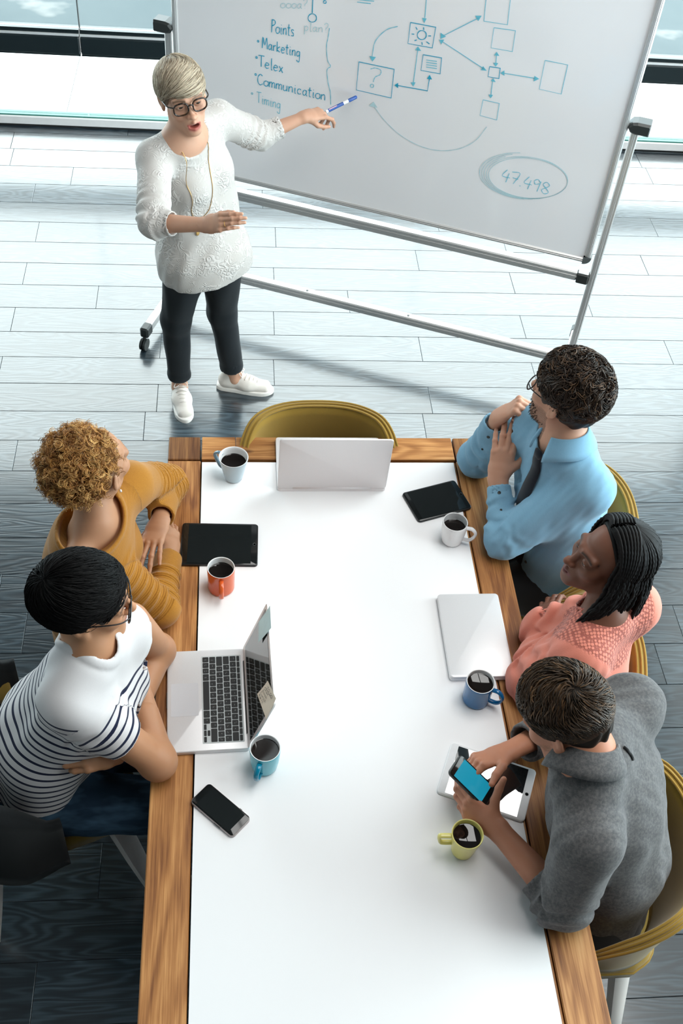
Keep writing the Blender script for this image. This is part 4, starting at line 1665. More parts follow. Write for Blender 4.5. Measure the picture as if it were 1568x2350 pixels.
def face_color(P, skin, lips, brow_c, beard=0.0, beard_c=(.05, .03, .02), blush=.10, brow_w=1.0, mo=0.0):
    """P in the head's frame"""
    n = len(P)
    C = np.tile(np.asarray(skin, float), (n, 1))
    x, y, z = P[:, 0], P[:, 1], P[:, 2]
    ax = np.abs(x)

    def mixc(m, c): C[:] = C * (1 - m[:, None]) + np.asarray(c, float) * m[:, None]
    g = lambda d, w: np.exp(-np.clip(d / w, 0, 9) ** 2)
    front = (y > .05)
    mixc(blush * g(np.sqrt((ax - .042) ** 2 + (z + .03) ** 2), .022) * front, np.asarray(skin) * A(1.1, .62, .55))
    mixc(.12 * g(np.sqrt((ax - .0) ** 2 + (z + .035) ** 2), .014) * front, np.asarray(skin) * A(1.05, .7, .65))
    bz = .0225 + .004 * np.sin(np.clip((ax - .012) / .042, 0, 1) * 3.14)
    bm = (front & (ax > .012) & (ax < .054)) * g(np.abs(z - bz), .0042 * brow_w)
    mixc(.85 * bm, brow_c)
    lm = front * (ax < .0245) * g(np.abs(z + .0670), .0075 * (1 - ax / .06)) * (y > .078)
    mixc(np.clip(lm * 1.25, 0, .95), lips)
    if mo:
        ll = front * (ax < .023) * g(np.abs(z + .0725 + mo * (1 - (ax / .024) ** 2)), .0085) * (y > .072)
        mixc(np.clip(ll * 1.25, 0, .95), lips)
    ey = front * g(np.sqrt((ax - .0315) ** 2 + ((z - .003) * 1.35) ** 2), .0145)
    mixc(.22 * ey, np.asarray(skin) * .55)
    if beard > 0:
        bd = (z < -.028 - .10 * np.clip(.055 - y, 0, .1)) & (y > .0) & ~((ax < .026) & (z > -.076) & (z < -.058) & (y > .08))
        nz = .65 + .35 * np.sin(x * 2100 + z * 1700) * np.sin(y * 1900 - z * 800)
        mixc(np.where(bd & (z > -.135), beard, 0) * nz * np.clip((-.022 - z) / .018, 0, 1), beard_c)
    return C


def finger_set(w, Fd, Nd, side, curls, size=1.0, spread=(6, 1, -4, -10), thumb=None):
    Fd, Nd = nrm(Fd), np.asarray(Nd, float)
    Nd = nrm(Nd - Fd * (Nd @ Fd))
    T = side * np.cross(Nd, Fd)
    w = np.asarray(w, float)
    lat = (.0265, .0085, -.0095, -.0265)
    fwd = (.086, .090, .086, .077)
    seg = ((.043, .026, .021), (.047, .030, .022), (.044, .028, .022), (.034, .021, .019))
    out = []
    for i in range(4):
        p = w + size * (Fd * fwd[i] + T * lat[i])
        a = 0
        sp_ = math.radians(spread[i])
        F2 = Fd * math.cos(sp_) + T * math.sin(sp_)
        pts = [p]
        for j in range(3):
            a += math.radians(curls[i][j])
            d = F2 * math.cos(a) - Nd * math.sin(a)
            p = p + d * seg[i][j] * size
            pts.append(p)
        out.append(pts)
    th = thumb or [(.62, .70, -.35), (.85, .38, -.36), (.93, .15, -.33)]
    p = w + size * (Fd * .020 + T * .018 - Nd * .006)
    tp = [p]
    for d, l in zip(th, (.042, .034, .028)):
        p = p + nrm(Fd * d[0] + T * d[1] + Nd * d[2]) * l * size
        tp.append(p)
    return dict(w=w, F=Fd, N=Nd, T=T, fingers=out, thumb=tp, size=size)


def hand_field(Fl, Hn, elbow, r_el=.040, r_wr=.0235, fem=0.0):
    s = Hn['size']
    w, Fd, Nd, T = Hn['w'], Hn['F'], Hn['N'], Hn['T']
    Fl.add(f_flat(elbow, w, (r_el, r_el * .92), (r_wr * 1.12, r_wr * .84), T), .02)
    Fl.add(f_flat(w - Fd * .005, w + Fd * .030 * s, (.027 * s, .0175 * s), (.033 * s, .0165 * s), T), .018)
    Fl.add(f_flat(w + Fd * .022 * s, w + Fd * .080 * s, (.033 * s, .0165 * s), (.0375 * s, .0125 * s), T), .014)
    G = None
    slim = 1 - .1 * fem
    for pts in Hn['fingers']:
        r = [.0102 * s * slim, .0092 * s * slim, .0083 * s * slim, .0066 * s * slim]
        if pts is Hn['fingers'][3]: r = [q * .86 for q in r]
        f = Field()
        f.add(f_cone(pts[0] - Fd * .02 * s, pts[0], r[0] * .9, r[0]), .01)
        f.add(f_ell(pts[0] + Nd * .0028 * s, A(1, 1, 1) * r[0] * .92), .006)
        for j in range(3): f.add(f_cone(pts[j], pts[j + 1], r[j], r[j + 1]), .0035)
        f.add(f_ell(pts[1] + Nd * .0012 * s, A(1, 1, 1) * r[1]), .003)
        Fl.add(f, .0032)
    t = Hn['thumb']
    f = Field()
    f.add(f_cone(t[0], t[1], .0150 * s * slim, .0118 * s * slim), .01)
    f.add(f_cone(t[1], t[2], .0115 * s * slim, .0100 * s * slim), .004)
    f.add(f_cone(t[2], t[3], .0104 * s * slim, .0076 * s * slim), .004)
    Fl.add(f, .011)
    return Fl


def hand_patch(Hn, elbow, h=.0024, frac=.25, **kw):
    """forearm from part way below the elbow, wrist and the five fingers"""
    F = Field()
    hand_field(F, Hn, np.asarray(elbow, float), **kw)
    e = np.asarray(elbow, float)
    pts = [e * (1 - frac) + Hn['w'] * frac, Hn['w']] + [p for f in Hn['fingers'] for p in f] + Hn['thumb']
    pts = np.array(pts)
    return polygonize(F, pts.min(0) - .045, pts.max(0) + .045, h)


def hand_color(P, Hn, skin):
    C = np.tile(np.asarray(skin, float), (len(P), 1))
    s = Hn['size']
    for pts in Hn['fingers'] + [Hn['thumb']]:
        for j in (1, 2):
            d = np.linalg.norm(P - (pts[j] + Hn['N'] * .006), axis=1)
            m = .16 * np.exp(-(d / .008) ** 2)
            C = C * (1 - m[:, None]) + np.asarray(skin) * A(.92, .6, .55) * m[:, None]
        d3 = nrm(pts[3] - pts[2])
        nn = Hn['N'] if pts is not Hn['thumb'] else nrm(Hn['N'] + Hn['T'] * .6)
        nn = nrm(nn - d3 * (nn @ d3))
        c = pts[3] + nn * .0062 * s + d3 * .0015
        q = P - c
        m = np.exp(-((q @ d3 / .0055) ** 4 + (np.linalg.norm(np.cross(q, d3), axis=1) / .0052) ** 4))
        C = C * (1 - .55 * m[:, None]) + np.minimum(1, np.asarray(skin) * A(1.25, 1.15, 1.15) + .04) * .55 * m[:, None]
    return C


def poly_s(P, line):
    """distance to a polyline and arc length along it"""
    line = np.asarray(line, float)
    best = np.full(len(P), 9e9)
    s = np.zeros(len(P))
    acc = 0
    for a, b in zip(line[:-1], line[1:]):
        ab = b - a
        L = np.linalg.norm(ab)
        t = np.clip((P - a) @ ab / (L * L), 0, 1)
        d = np.linalg.norm(P - (a + t[:, None] * ab), axis=1)
        m = d < best
        best = np.where(m, d, best)
        s = np.where(m, acc + t * L, s)
        acc += L
    return best, s


def ring_folds(line, amp, wl, centers, width=.05, seed=0, base=0.0):
    """creases running round a limb, strongest near the given arc lengths"""
    def fn(P):
        d, s = poly_s(P.astype(np.float64), line)
        m = base + sum(np.exp(-((s - c) / width) ** 2) for c in centers)
        m = m * np.clip((.11 - d) / .03, 0, 1)
        ph = 2.2 * wob(P, 26, 4, seed)
        v = np.sin(s * (2 * PI / wl) + ph)
        return (-amp * m * np.sign(v) * np.abs(v) ** .8).astype(np.float32)
    return fn


def torso(F, J, dims, inf=0.0, arms=True, kk=.05, fem=0.0, arm_r=(.052, .043, .043, .030), sleeve_end=None):
    """J: pel, wst, chs, nk, SL, SR, EL, ER, WL, WR, lat_p, fwd"""
    (wp, dp), (ww, dw), (wc, dc) = dims
    lc = nrm(J['SR'] - J['SL'])
    lp = J.get('lat_p', lc)
    i = inf
    F.add(f_flat(J['pel'], J['wst'], (wp + i, dp + i), (ww + i, dw + i), lp))
    F.add(f_flat(J['wst'], J['chs'], (ww + i, dw + i), (wc + i, dc + i), nrm(lc + lp)), kk)
    F.add(f_flat(J['chs'], J['chs'] * .25 + J['nk'] * .75, (wc + i, dc + i), (wc * .62 + i, dc * .62 + i), lc), kk)
    for s in ('L', 'R'):
        S = J['S' + s]
        F.add(f_cone(J['nk'] * .8 + S * .2 - A(0, 0, .028), S, .044 + i, arm_r[0] + i), kk)
        if arms:
            E = J['E' + s]
            F.add(f_cone(S, E, arm_r[0] + i, arm_r[1] + i), .035)
    if fem:
        for s in (-1, 1):
            c = J['chs'] - A(0, 0, .02) + J['fwd'] * (dc * .72) + lc * s * .062
            F.add(f_ell(c, A(1, 1, 1) * (.052 * fem + i)), .05)
    return F


DBG = False


def dbg(n, J):
    pass


def person(label, base):
    return thing('person', label, 'person', (base[0], base[1], 0), 0)


def put(name, VQ, m, parent, **kw):
    return mesh_obj(name, VQ[0], VQ[1], m, parent, smooth=True, world=True, **kw)


def bounds(pts, pad): 
    pts = np.array(pts)
    return pts.min(0) - pad, pts.max(0) + pad


def core_patch(J, dims, r=.036):
    F = Field()
    d2 = tuple((a - .02, b - .02) for a, b in dims)
    torso(F, J, d2, -.014, True)
    for s in ('L', 'R'):
        F.add(f_cone(J['E' + s], J['W' + s], .026, .02), .02)
        F.add(f_cone(J['H' + s], J['K' + s], .055, .038), .04)
        F.add(f_cone(J['K' + s], J['A' + s], .038, .026), .02)
    pts = [J[k] for k in ('pel', 'nk', 'SL', 'SR', 'EL', 'ER', 'HL', 'HR', 'KL', 'KR', 'AL', 'AR')]
    lo, hi = bounds(pts, .16)
    return polygonize(F, lo, hi, .011)


def body_mesh(root, H, headF, J, dims, hands, neck_r, cols, h=.0025, neck_wide=.075, extra=None, core=True, chest=True):
    """one skin mesh: head, neck and upper chest, both forearms with hands, and the body under the clothes"""
    F = Field()
    F.add(f_local(headF, H))
    hb = L2W(H, (0, -.022, -.045))
    F.add(f_cone(hb, J['nk'] + A(0, 0, .01), neck_r, neck_r * 1.12), .022)
    lc = nrm(J['SR'] - J['SL'])
    F.add(f_cone(J['nk'] - lc * neck_wide - A(0, 0, .032), J['nk'] + lc * neck_wide - A(0, 0, .032), .036, .036), .06)
    if chest: F.add(f_ell(J['nk'] - A(0, 0, .070) - J['fwd'] * .012, A(.075, .060, .065)), .05)
    if extra: extra(F)
    lo, hi = bounds([L2W(H, p) for p in ((0, .1, .1), (0, -.1, .1), (.08, 0, 0), (-.08, 0, 0), (0, .1, -.1))] + [J['nk'] - lc * .1 - A(0, 0, .09), J['nk'] + lc * .1 - A(0, 0, .09), J['nk'] + J['fwd'] * .07, J['nk'] - J['fwd'] * .07], .03)
    V, Q = polygonize(F, lo, hi, h)
    Pl = ((V - H['o']) @ H['R']) / H['s']
    C = cols(Pl)
    parts = [(V, Q)]
    CC = [C]
    skin = cols(np.array([[0, -.3, -.3]]))[0]
    for Hn, el, kw in hands:
        Vh, Qh = hand_patch(Hn, el, **kw)
        parts.append((Vh, Qh))
        CC.append(hand_color(Vh, Hn, skin))
    if core:
        Vc, Qc = core_patch(J, dims)
        parts.append((Vc, Qc))
        CC.append(np.tile(skin, (len(Vc), 1)))
    V, Q = merge(parts)
    return mesh_obj('body', V, Q, M_SKIN, root, smooth=True, world=True, col=np.concatenate(CC))


def eyes(root, H, iris=(.05, .03, .015), s_=1.0, gaze=(0, 1, 0)):
    for s in (-1, 1):
        n, m = 20, 12
        v, f, c = [], [], []
        for j in range(m + 1):
            a = PI * j / m
            for k in range(n):
                b = 2 * PI * k / n
                v.append((.0121 * math.sin(a) * math.cos(b), .0121 * math.cos(a), .0121 * math.sin(a) * math.sin(b)))
                c.append((.006, .005, .005) if a < .24 else iris if a < .60 else (.72, .68, .65))
        for j in range(m):
            for k in range(n): f.append((j * n + k, j * n + (k + 1) % n, j * n + n + (k + 1) % n, j * n + n + k))
        g = nrm(gaze)
        x = nrm(np.cross(g, (0, 0, 1)))
        z = np.cross(x, g)
        V = np.array(v) @ np.stack([x, g, z], 1).T + A(s * .0315, .0785, .003)
        mesh_obj('eye', L2W(H, V), f, M_EYE, root, smooth=True, world=True, col=np.array(c))


def glasses(root, H, m, w=.050, hgt=.040, bridge=.018, r=.0022, y=.106, z=.000, square=.45, lens=True):
    g = bpy.data.objects.new('glasses', None)
    COL.objects.link(g)
    g.parent = root
    cx = bridge / 2 + w / 2
    for s in (-1, 1):
        pts = []
        for a in np.linspace(0, 2 * PI, 29)[:-1]:
            c_, s_ = math.cos(a), math.sin(a)
            p = 2 + 1.6 * square
            q = (abs(c_) ** p + abs(s_) ** p) ** (-1 / p)
            xx = s * cx + w / 2 * c_ * q
            pts.append(A(xx, y - 1.6 * xx * xx - .004 * (s_ < 0) * abs(s_), z + hgt / 2 * s_ * q * (1 - .04 * c_ * s)))
        MB().tube([L2W(H, p) for p in pts], r * H['s'], 7, closed=True).build('rim', m, g, smooth=True, world=True)
        if lens:
            MB().add([L2W(H, p) for p in pts], [tuple(range(28))]).build('lens', M_LENS, g, world=True)
        tp = [A(s * (cx + w / 2 - .001), y - 1.6 * (cx + w / 2) ** 2, z + hgt * .28), A(s * .0745, y - .030, z + .012), A(s * .0785, .035, z + .012), A(s * .0800, -.005, z + .014), A(s * .0800, -.022, z + .004), A(s * .0795, -.032, z - .012)]
        MB().tube([L2W(H, p) for p in sp(tp, 5)], r * .85 * H['s'], 6).build('temple', m, g, smooth=True, world=True)
    MB().tube([L2W(H, p) for p in sp([A(-bridge / 2 - .001, y, z + .006), A(0, y + .002, z + .010), A(bridge / 2 + .001, y, z + .006)], 5)], r * .9 * H['s'], 7).build('bridge', m, g, smooth=True, world=True)
    return g


HC = A(0, -.012, .036)


def slerp_flow(rng, n, steps, flow, accept, ang, rad, lift, wave=None, jit=.25, jv_s=.10):
    """strands combed over an ellipsoid; all in the head's frame"""
    D = rng.normal(size=(n * 6, 3))
    D /= np.linalg.norm(D, axis=1)[:, None]
    D = D[accept(HC + D * .098)][:n]
    n = len(D)
    L = ang * (1 + jit * rng.uniform(-1, 1, n))
    jv = rng.normal(size=(n, 3)) * jv_s
    pts, dirs = [], D.copy()
    ph = rng.uniform(0, 6.28, n)
    uu = rng.uniform(0, 1, n)
    for k in range(steps):
        t = k / (steps - 1)
        R = 1 / np.sqrt(((dirs / rad) ** 2).sum(1))
        l = lift(t, dirs, uu) * (1 - .5 * np.clip((.03 - (HC + dirs * .09)[:, 2]) / .07, 0, 1))
        p = HC + dirs * (R + l)[:, None]
        pts.append(p)
        v = flow(dirs, HC + dirs * R[:, None]) + jv
        if wave is not None: v = v + wave(t, dirs, ph)
        v -= dirs * (v * dirs).sum(1)[:, None]
        v /= np.linalg.norm(v, axis=1)[:, None] + 1e-9
        dirs = dirs + v * (L / steps)[:, None]
        dirs /= np.linalg.norm(dirs, axis=1)[:, None]
    return np.stack(pts, 1)


def hair_cap(H, off=.010, bumps=None, front=.024, low=-.085, nape=True, ear=1.0, h=.004, rad=(.0745, .0955, .082)):
    """close-fitting hair volume with a hairline; returns world mesh"""
    F = Field()
    r = A(*rad) + off
    F.add(f_ell(HC, r))
    if nape: F.add(f_ell((0, -.046, -.030), (.058 + off * .3, .050 + off * .3, .046)), .03)
    n = nrm(A(0, .85, -.53))
    F.cut(f_plane(n * front, n), .008)
    F.cut(f_plane((0, 0, low), (0, 0, -1)), .01)
    for s in (-1, 1): F.sub(f_ell((s * .092, -.006, -.012), (.032 * ear, .030 * ear, .040 * ear)), .006)
    if bumps: F.disp(bumps)
    F.disp(lambda P: (.55 * off * np.clip((.03 - P[:, 2]) / .07, 0, 1)).astype(np.float32))
    V, Q = polygonize(F, A(-.12, -.15, -.11), A(.12, .13, .16), h)
    return L2W(H, V), Q, V


def strand_cols(rng, n, m, ns, base, var=.25, light=None, pl=.2):
    k = 1 + var * rng.uniform(-1, 1, n)
    c = np.asarray(base, float)[None] * k[:, None]
    if light is not None:
        pick = rng.uniform(size=n) < pl
        c[pick] = np.asarray(light) * k[pick][:, None]
    return np.repeat(c, m * ns, 0)


def hair_obj(root, H, cap, cap_col, P, R, base, rng, var=.25, light=None, pl=.2, m=None, ns=3, local=True):
    N, M_, _ = P.shape
    V, Q = strands_mesh(P, R, ns)
    if local: V = L2W(H, V)
    C = strand_cols(rng, N, M_, ns, base, var, light, pl)
    if cap is not None:
        Vc, Qc = cap[0], cap[1]
        Cc = np.tile(np.asarray(cap_col, float), (len(Vc), 1))
        V, Q = merge([(Vc, Qc), (V, Q)])
        C = np.concatenate([Cc, C])
    return mesh_obj('hair', V, Q, m or M_HAIR, root, smooth=True, world=True, col=C)


def hairline(P, front=.024, low=-.075, ear=.042):
    n = nrm(A(0, .85, -.53))
    ear = (np.abs(P[:, 0]) > .055) & (np.linalg.norm((P - A(0, -.006, -.012))[:, 1:], axis=1) < ear)
    return (P @ n < front) & (P[:, 2] > low) & ~ear


def shoe(root, ankle, toe_dir, m, L=.245, name='shoe', laces=True, sole_m=None):
    d = nrm(A(toe_dir[0], toe_dir[1], 0))
    s = np.cross(A(0, 0, 1), d)
    R = np.stack([d, s, A(0, 0, 1)], 1)
    o = A(ankle[0], ankle[1], 0)
    H = dict(o=o, R=R, s=L / .245)
    F = Field()
    F.add(f_flat((-.045, 0, .040), (.06, 0, .040), (.032, .030), (.039, .026), (0, 1, 0)))
    F.add(f_flat((.05, 0, .034), (.140, .004, .028), (.040, .026), (.035, .022), (0, 1, 0)), .03)
    F.add(f_flat((-.035, 0, .05), (-.025, 0, .078), (.030, .036), (.030, .036), (0, 1, 0)), .03)
    F.add(f_cone((.0, 0, .065), (.085, 0, .045), .026, .022), .02)
    F.cut(f_plane((0, 0, .012), (0, 0, -1)), .004)
    F.sub(f_flat((-.012, 0, .070), (-.010, 0, .14), (.026, .034), (.030, .040), (0, 1, 0)), .004)
    V, Q = polygonize(F, A(-.10, -.06, 0), A(.19, .06, .12), .004)
    sh = mesh_obj(name, L2W(H, V), Q, m, root, smooth=True, world=True)
    out = [(-.085, -.020), (-.06, -.033), (0, -.036), (.07, -.042), (.13, -.040), (.165, -.022), (.178, .004), (.165, .026), (.13, .042), (.07, .042), (0, .036), (-.06, .033), (-.085, .020)]
    out = [tuple(p[:2]) for p in sp([A(*p, 0) for p in out + out[:1]], 3)[:-1]]
    mb = MB().prism(out, .0008, .020, .004)
    mesh_obj('sole', L2W(H, np.array(mb.v)), mb.f, sole_m or m, sh, world=True, autosmooth=40)
    if laces:
        lm = MB()
        for i in range(5):
            x = .030 + i * .017
            z = .0965 - i * .0075
            lm.tube(L2W(H, np.array(sp([A(x, -.024, z - .016), A(x + .006, 0, z), A(x, .024, z - .016)], 4))), .0024, 6)
        for sg in (-1, 1): lm.tube(L2W(H, np.array(sp([A(.028, 0, .096), A(.020, sg * .018, .104), A(.036, sg * .030, .092), A(.030, sg * .006, .097)], 5))), .0019, 6)
        lm.build('laces', m, sh, smooth=True, world=True)
    return sh


def trousers(root, J, m, wp=.165, dp=.12, r=(.088, .060, .045), name='trousers', hem=True, waist_z=None, disp=None, cuff=0.0, h=.006, kb=.03):
    F = Field()
    lp = J['lat_p']
    F.add(f_flat(J['pel'], J['wst'] * .62 + J['pel'] * .38, (wp, dp), (wp * .93, dp * .93), lp))
    for s in ('L', 'R'):
        F.add(f_cone(J['H' + s], J['K' + s], r[0], r[1]), .05)
        leg = Field()
        leg.add(f_cone(J['K' + s], J['A' + s], r[1], r[2]), kb)
        if cuff:
            d = nrm(J['A' + s] - J['K' + s])
            leg.add(f_cone(J['A' + s] - d * .018, J['A' + s] - d * .0, r[2] + cuff, r[2] + cuff), .006)
        d = nrm(J['A' + s] - J['K' + s])
        leg.cut(f_plane(J['A' + s], d), .004)
        leg.sub(f_cone(J['A' + s] - d * .03, J['A' + s] + d * .05, r[2] - .008, r[2] - .008), .003)
        F.add(leg, .025)
    if disp: F.disp(disp)
    pts = [J[k] for k in ('HL', 'HR', 'KL', 'KR', 'AL', 'AR', 'pel', 'wst')]
    lo, hi = bounds(pts, .16)
    return polygonize(F, lo, hi, h)


def seated_legs(J, fwd, knee_z=.56, shin=.06, L=.42, spread=.085):
    lp = J['lat_p']
    for s, sg in (('L', -1), ('R', 1)):
        J['H' + s] = J['pel'] + lp * sg * .085 - A(0, 0, .01)
        J['K' + s] = J['H' + s] + fwd * L + lp * sg * (spread - .085) + A(0, 0, knee_z - J['pel'][2])
        J['A' + s] = A(J['K' + s][0] + fwd[0] * shin, J['K' + s][1] + fwd[1] * shin, .10)
    return J


def collar(root, nk, fwd, up, m, r0=.064, r1=.088, hgt=.036, drop=.030, open_deg=24, point=.03, name='collar'):
    """turned-down shirt collar: a stand and a leaf that ends in two points at the front"""
    up = nrm(up)
    fwd = nrm(fwd - up * (fwd @ up))
    lat = np.cross(fwd, up)
    n = 44
    V, F = [], []
    ang = np.radians(np.linspace(-180 + open_deg, 180 - open_deg, n))
    for t in ang:
        e = abs(t) / PI
        d = -fwd * math.cos(t) * 1.0 + lat * math.sin(t)
        pt = point * max(0, (e - .62) / .38) ** 1.6
        sag = .018 * e ** 2
        prof = [(r0 - .004, -.012), (r0 - .003, hgt * .8), (r0 + .001, hgt), (r0 + .005, hgt * .97), (r1 - .006, -.002 - pt * .6), (r1, -drop * .55 - pt), (r1 - .004, -drop * .6 - pt), (r0 + .004, hgt * .55)]
        for r, z in prof: V.append(nk + d * r + up * (z - sag))
    k = 8
    for i in range(n - 1):
        for j in range(k - 1): F.append((i * k + j, (i + 1) * k + j, (i + 1) * k + j + 1, i * k + j + 1))
    F.append(tuple(range(k)))
    F.append(tuple(range((n - 1) * k, n * k))[::-1])
    return mesh_obj(name, V, F, m, root, smooth=True, world=True)


def ribbon_on(Fl, pts, dirs, widths, th, off=.002):
    """a strip of cloth laid over a garment field"""
    P = [push_out(Fl, p, d, .25, off) for p, d in zip(pts, dirs)]
    P = np.array(P)
    T = np.gradient(P, axis=0)
    V, F = [], []
    for p, t, d, w in zip(P, T, dirs, widths):
        s = nrm(np.cross(nrm(t), nrm(d)))
        nn = nrm(d)
        for a, b in ((-1, 0), (-.9, th), (0, th * 1.3), (.9, th), (1, 0)): V.append(p + s * w * a + nn * b)
    for i in range(len(P) - 1):
        for j in range(4): F.append((i * 5 + j, (i + 1) * 5 + j, (i + 1) * 5 + j + 1, i * 5 + j + 1))
        F.append((i * 5 + 4, (i + 1) * 5 + 4, (i + 1) * 5, i * 5))
    return V, F


def button(root, p, d, m, r=.0055, name='button'):
    d = nrm(d)
    x = nrm(np.cross(d, (.3, .2, 1)))
    y = np.cross(d, x)
    q = MB().lathe([(0, .0022), (r * .6, .0020), (r * .8, .0028), (r, .0016), (r, 0)][::-1], n=14)
    return mesh_obj(name, np.array(q.v) @ np.stack([x, y, d], 1).T + p, q.f, m, root, world=True, smooth=True)

# ------------------------------------------------------------------ the presenter, standing at the whiteboard
def presenter():
    H = hframe(-73, 5, 10, (.046, .940, 1.486), .99)
    J = {}
    J['SR'] = at(356, 362, 1.275)
    J['SL'] = at(500, 272, 1.300)
    lc = nrm(J['SR'] - J['SL'])
    J['fwd'] = nrm(np.cross(A(0, 0, 1), lc))
    # keep the facing side towards the table
    if J['fwd'][1] > 0: J['fwd'] = -J['fwd']
    J['nk'] = (J['SR'] + J['SL']) / 2 * .3 + at(418, 322, 1.345) * .7 + A(0, 0, .030)
    J['EL'] = on_ray(596, 312, J['SL'], .262, True)
    J['WL'] = on_ray(700, 268, J['EL'], .225, True)
    J['EL'] = CPOS + (J['EL'] - CPOS) * .990
    J['WL'] = CPOS + (J['WL'] - CPOS) * .974
    J['ER'] = on_ray(352, 512, J['SR'], .265, False)
    J['WR'] = on_ray(474, 516, J['ER'], .215, False)
    J['pel'] = at(462, 560, .84)
    J['wst'] = (J['pel'] * .55 + (J['SR'] + J['SL']) / 2 * .45) + A(0, 0, .0)
    J['chs'] = (J['SR'] + J['SL']) / 2 - A(0, 0, .12) + J['fwd'] * .012
    J['lat_p'] = nrm(lc + A(-.55, 0.15, 0))
    J['HR'] = at(428, 590, .80)
    J['HL'] = at(508, 575, .81)
    J['KR'] = at(404, 735, .44)
    J['KL'] = at(510, 715, .44)
    J['AR'] = at(411, 862, .115)
    J['AL'] = at(533, 845, .115)
    root = person('woman with short blonde hair in a white lace blouse pointing at the whiteboard', (J['AR'] + J['AL']) / 2)
    skin = A(.60, .345, .235)
    hf = head_field(1.0, .009, .86, .72, lids=.18)
    cols = lambda P: face_color(P, skin, (.42, .11, .09), (.10, .065, .04), 0, blush=.16, mo=.009)
    dims = ((.155, .105), (.122, .090), (.142, .098))
    # hand on the left of the photograph: fingers together, pointing to the table
    tip = on_ray(545, 503, J['WR'], .165, False)
    HR_ = finger_set(J['WR'], tip - J['WR'], nrm(A(-.15, -.75, .62)), 1, [(12, 16, 10), (15, 19, 12), (19, 22, 14), (23, 26, 16)], .92, (-3, -1, 2, 5), [(.75, .40, -.50), (.95, .05, -.30), (.97, -.05, -.2)])
    # hand with the marker
    tipl = on_ray(775, 252, J['WL'], .150, True)
    HL_ = finger_set(J['WL'], tipl - J['WL'], nrm(A(-.25, -.35, .9)), -1, [(28, 30, 20), (48, 50, 30), (58, 55, 35), (62, 58, 38)], .92, (2, 0, -2, -4), [(.72, .42, -.55), (.92, .1, -.35), (.97, -.02, -.2)])
    body_mesh(root, H, hf, J, dims, [(HR_, J['ER'], dict(fem=1, r_el=.036, r_wr=.021)), (HL_, J['EL'], dict(fem=1, r_el=.036, r_wr=.021))], .047, cols, .0023, .030, extra=lambda F: torso(F, J, ((.150, .105), (.135, .100), (.142, .098)), .003, False, .05, .9, (.044, .046, .04, .03)), chest=False)
    eyes(root, H, (.045, .03, .02), gaze=(-.10, 1, -.22))
    # teeth
    tm = MB()
    for i in range(-3, 4):
        tm.box(L2W(H, (i * .0052, .0885 - .0007 * i * i, -.0665)), (.0048, .004, .0058), H['R'], .0008)
    for i in range(-3, 4): tm.box(L2W(H, (i * .0046, .0860 - .0007 * i * i, -.0850)), (.0042, .004, .005), H['R'], .0008)
    tm.build('teeth', M_TEETH, root, world=True)
    glasses(root, H, M_TORTOISE, .051, .043, .017, .0030, .1065, .001, .5)
    # hair: combed from the crown over the forehead to one side
    rng = np.random.RandomState(11)
    bl = A(.58, .49, .37)
    crown = nrm(A(.10, -.35, .9))

    def flow(D, P):
        v = D - crown * (D @ crown)[:, None]
        v = v / (np.linalg.norm(v, axis=1)[:, None] + .15)
        side = np.tile(A(.75, .25, -.2), (len(D), 1))
        w = np.clip((P[:, 1] + .02) / .05, 0, 1)[:, None]
        return v * (1 - .55 * w) + side * w * 1.1
    cap = hair_cap(H, .011, lambda P: .0016 * np.sin(P[:, 0] * 330 + P[:, 1] * 260 + 3 * wob(P, 25)), .030, -.062)
    acc = lambda P: hairline(P, .030, -.055)
    P = slerp_flow(rng, 6500, 11, flow, acc, 1.15, A(.0745, .0955, .082), lambda t, D, u: .0105 + .006 * u * (1 - t) ** .5 + .004 * np.clip(D[:, 2], 0, 1), None, .3, .07)
    R = np.array([.0005 + .00055 * math.sin(PI * min(.97, .1 + t)) for t in np.linspace(0, 1, 11)])
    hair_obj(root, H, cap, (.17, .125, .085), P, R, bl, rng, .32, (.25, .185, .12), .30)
    # fringe sweeping across the forehead
    # blouse
    M_LACE = NT('white_lace')
    v = M_LACE.obj()
    vo = M_LACE.n('ShaderNodeTexVoronoi', feature='SMOOTH_F1')
    M_LACE.nt.links.new(v, vo.inputs['Vector'])
    vo.inputs['Scale'].default_value = 50
    d_ = vo.outputs['Distance']
    rings = M_LACE.math('MULTIPLY_ADD', M_LACE.math('SINE', M_LACE.math('MULTIPLY', d_, 26.0)), .5, .5)
    fine = M_LACE.noise(v, 420, 2)
    msk = M_LACE.ramp(M_LACE.noise(v, 14, 2), [(.42, (0, 0, 0)), (.60, (1, 1, 1))])
    hgt = M_LACE.math('MULTIPLY', rings, msk)
    M_LACE.p(Base_Color=M_LACE.mix(hgt, (.54, .50, .47), (.65, .61, .58)), Roughness=.85, Sheen_Weight=.2, Specular_IOR_Level=.2)
    M_LACE.bump(M_LACE.math('ADD', hgt, M_LACE.math('MULTIPLY', fine, .3)), .7, .003)
    F = Field()
    torso(F, J, ((.150, .105), (.135, .100), (.142, .098)), .012, True, .05, .9, (.050, .046, .04, .03))
    for s in ('L', 'R'): F.add(f_ell(J['H' + s] + A(0, 0, .0), A(1, 1, 1) * .112), .05)
    # loose peplum
    F.add(f_flat(J['wst'] + A(.01, 0, 0), J['pel'] + A(.018, .0, -.10), (.140, .105), (.188, .135), J['lat_p']), .05)
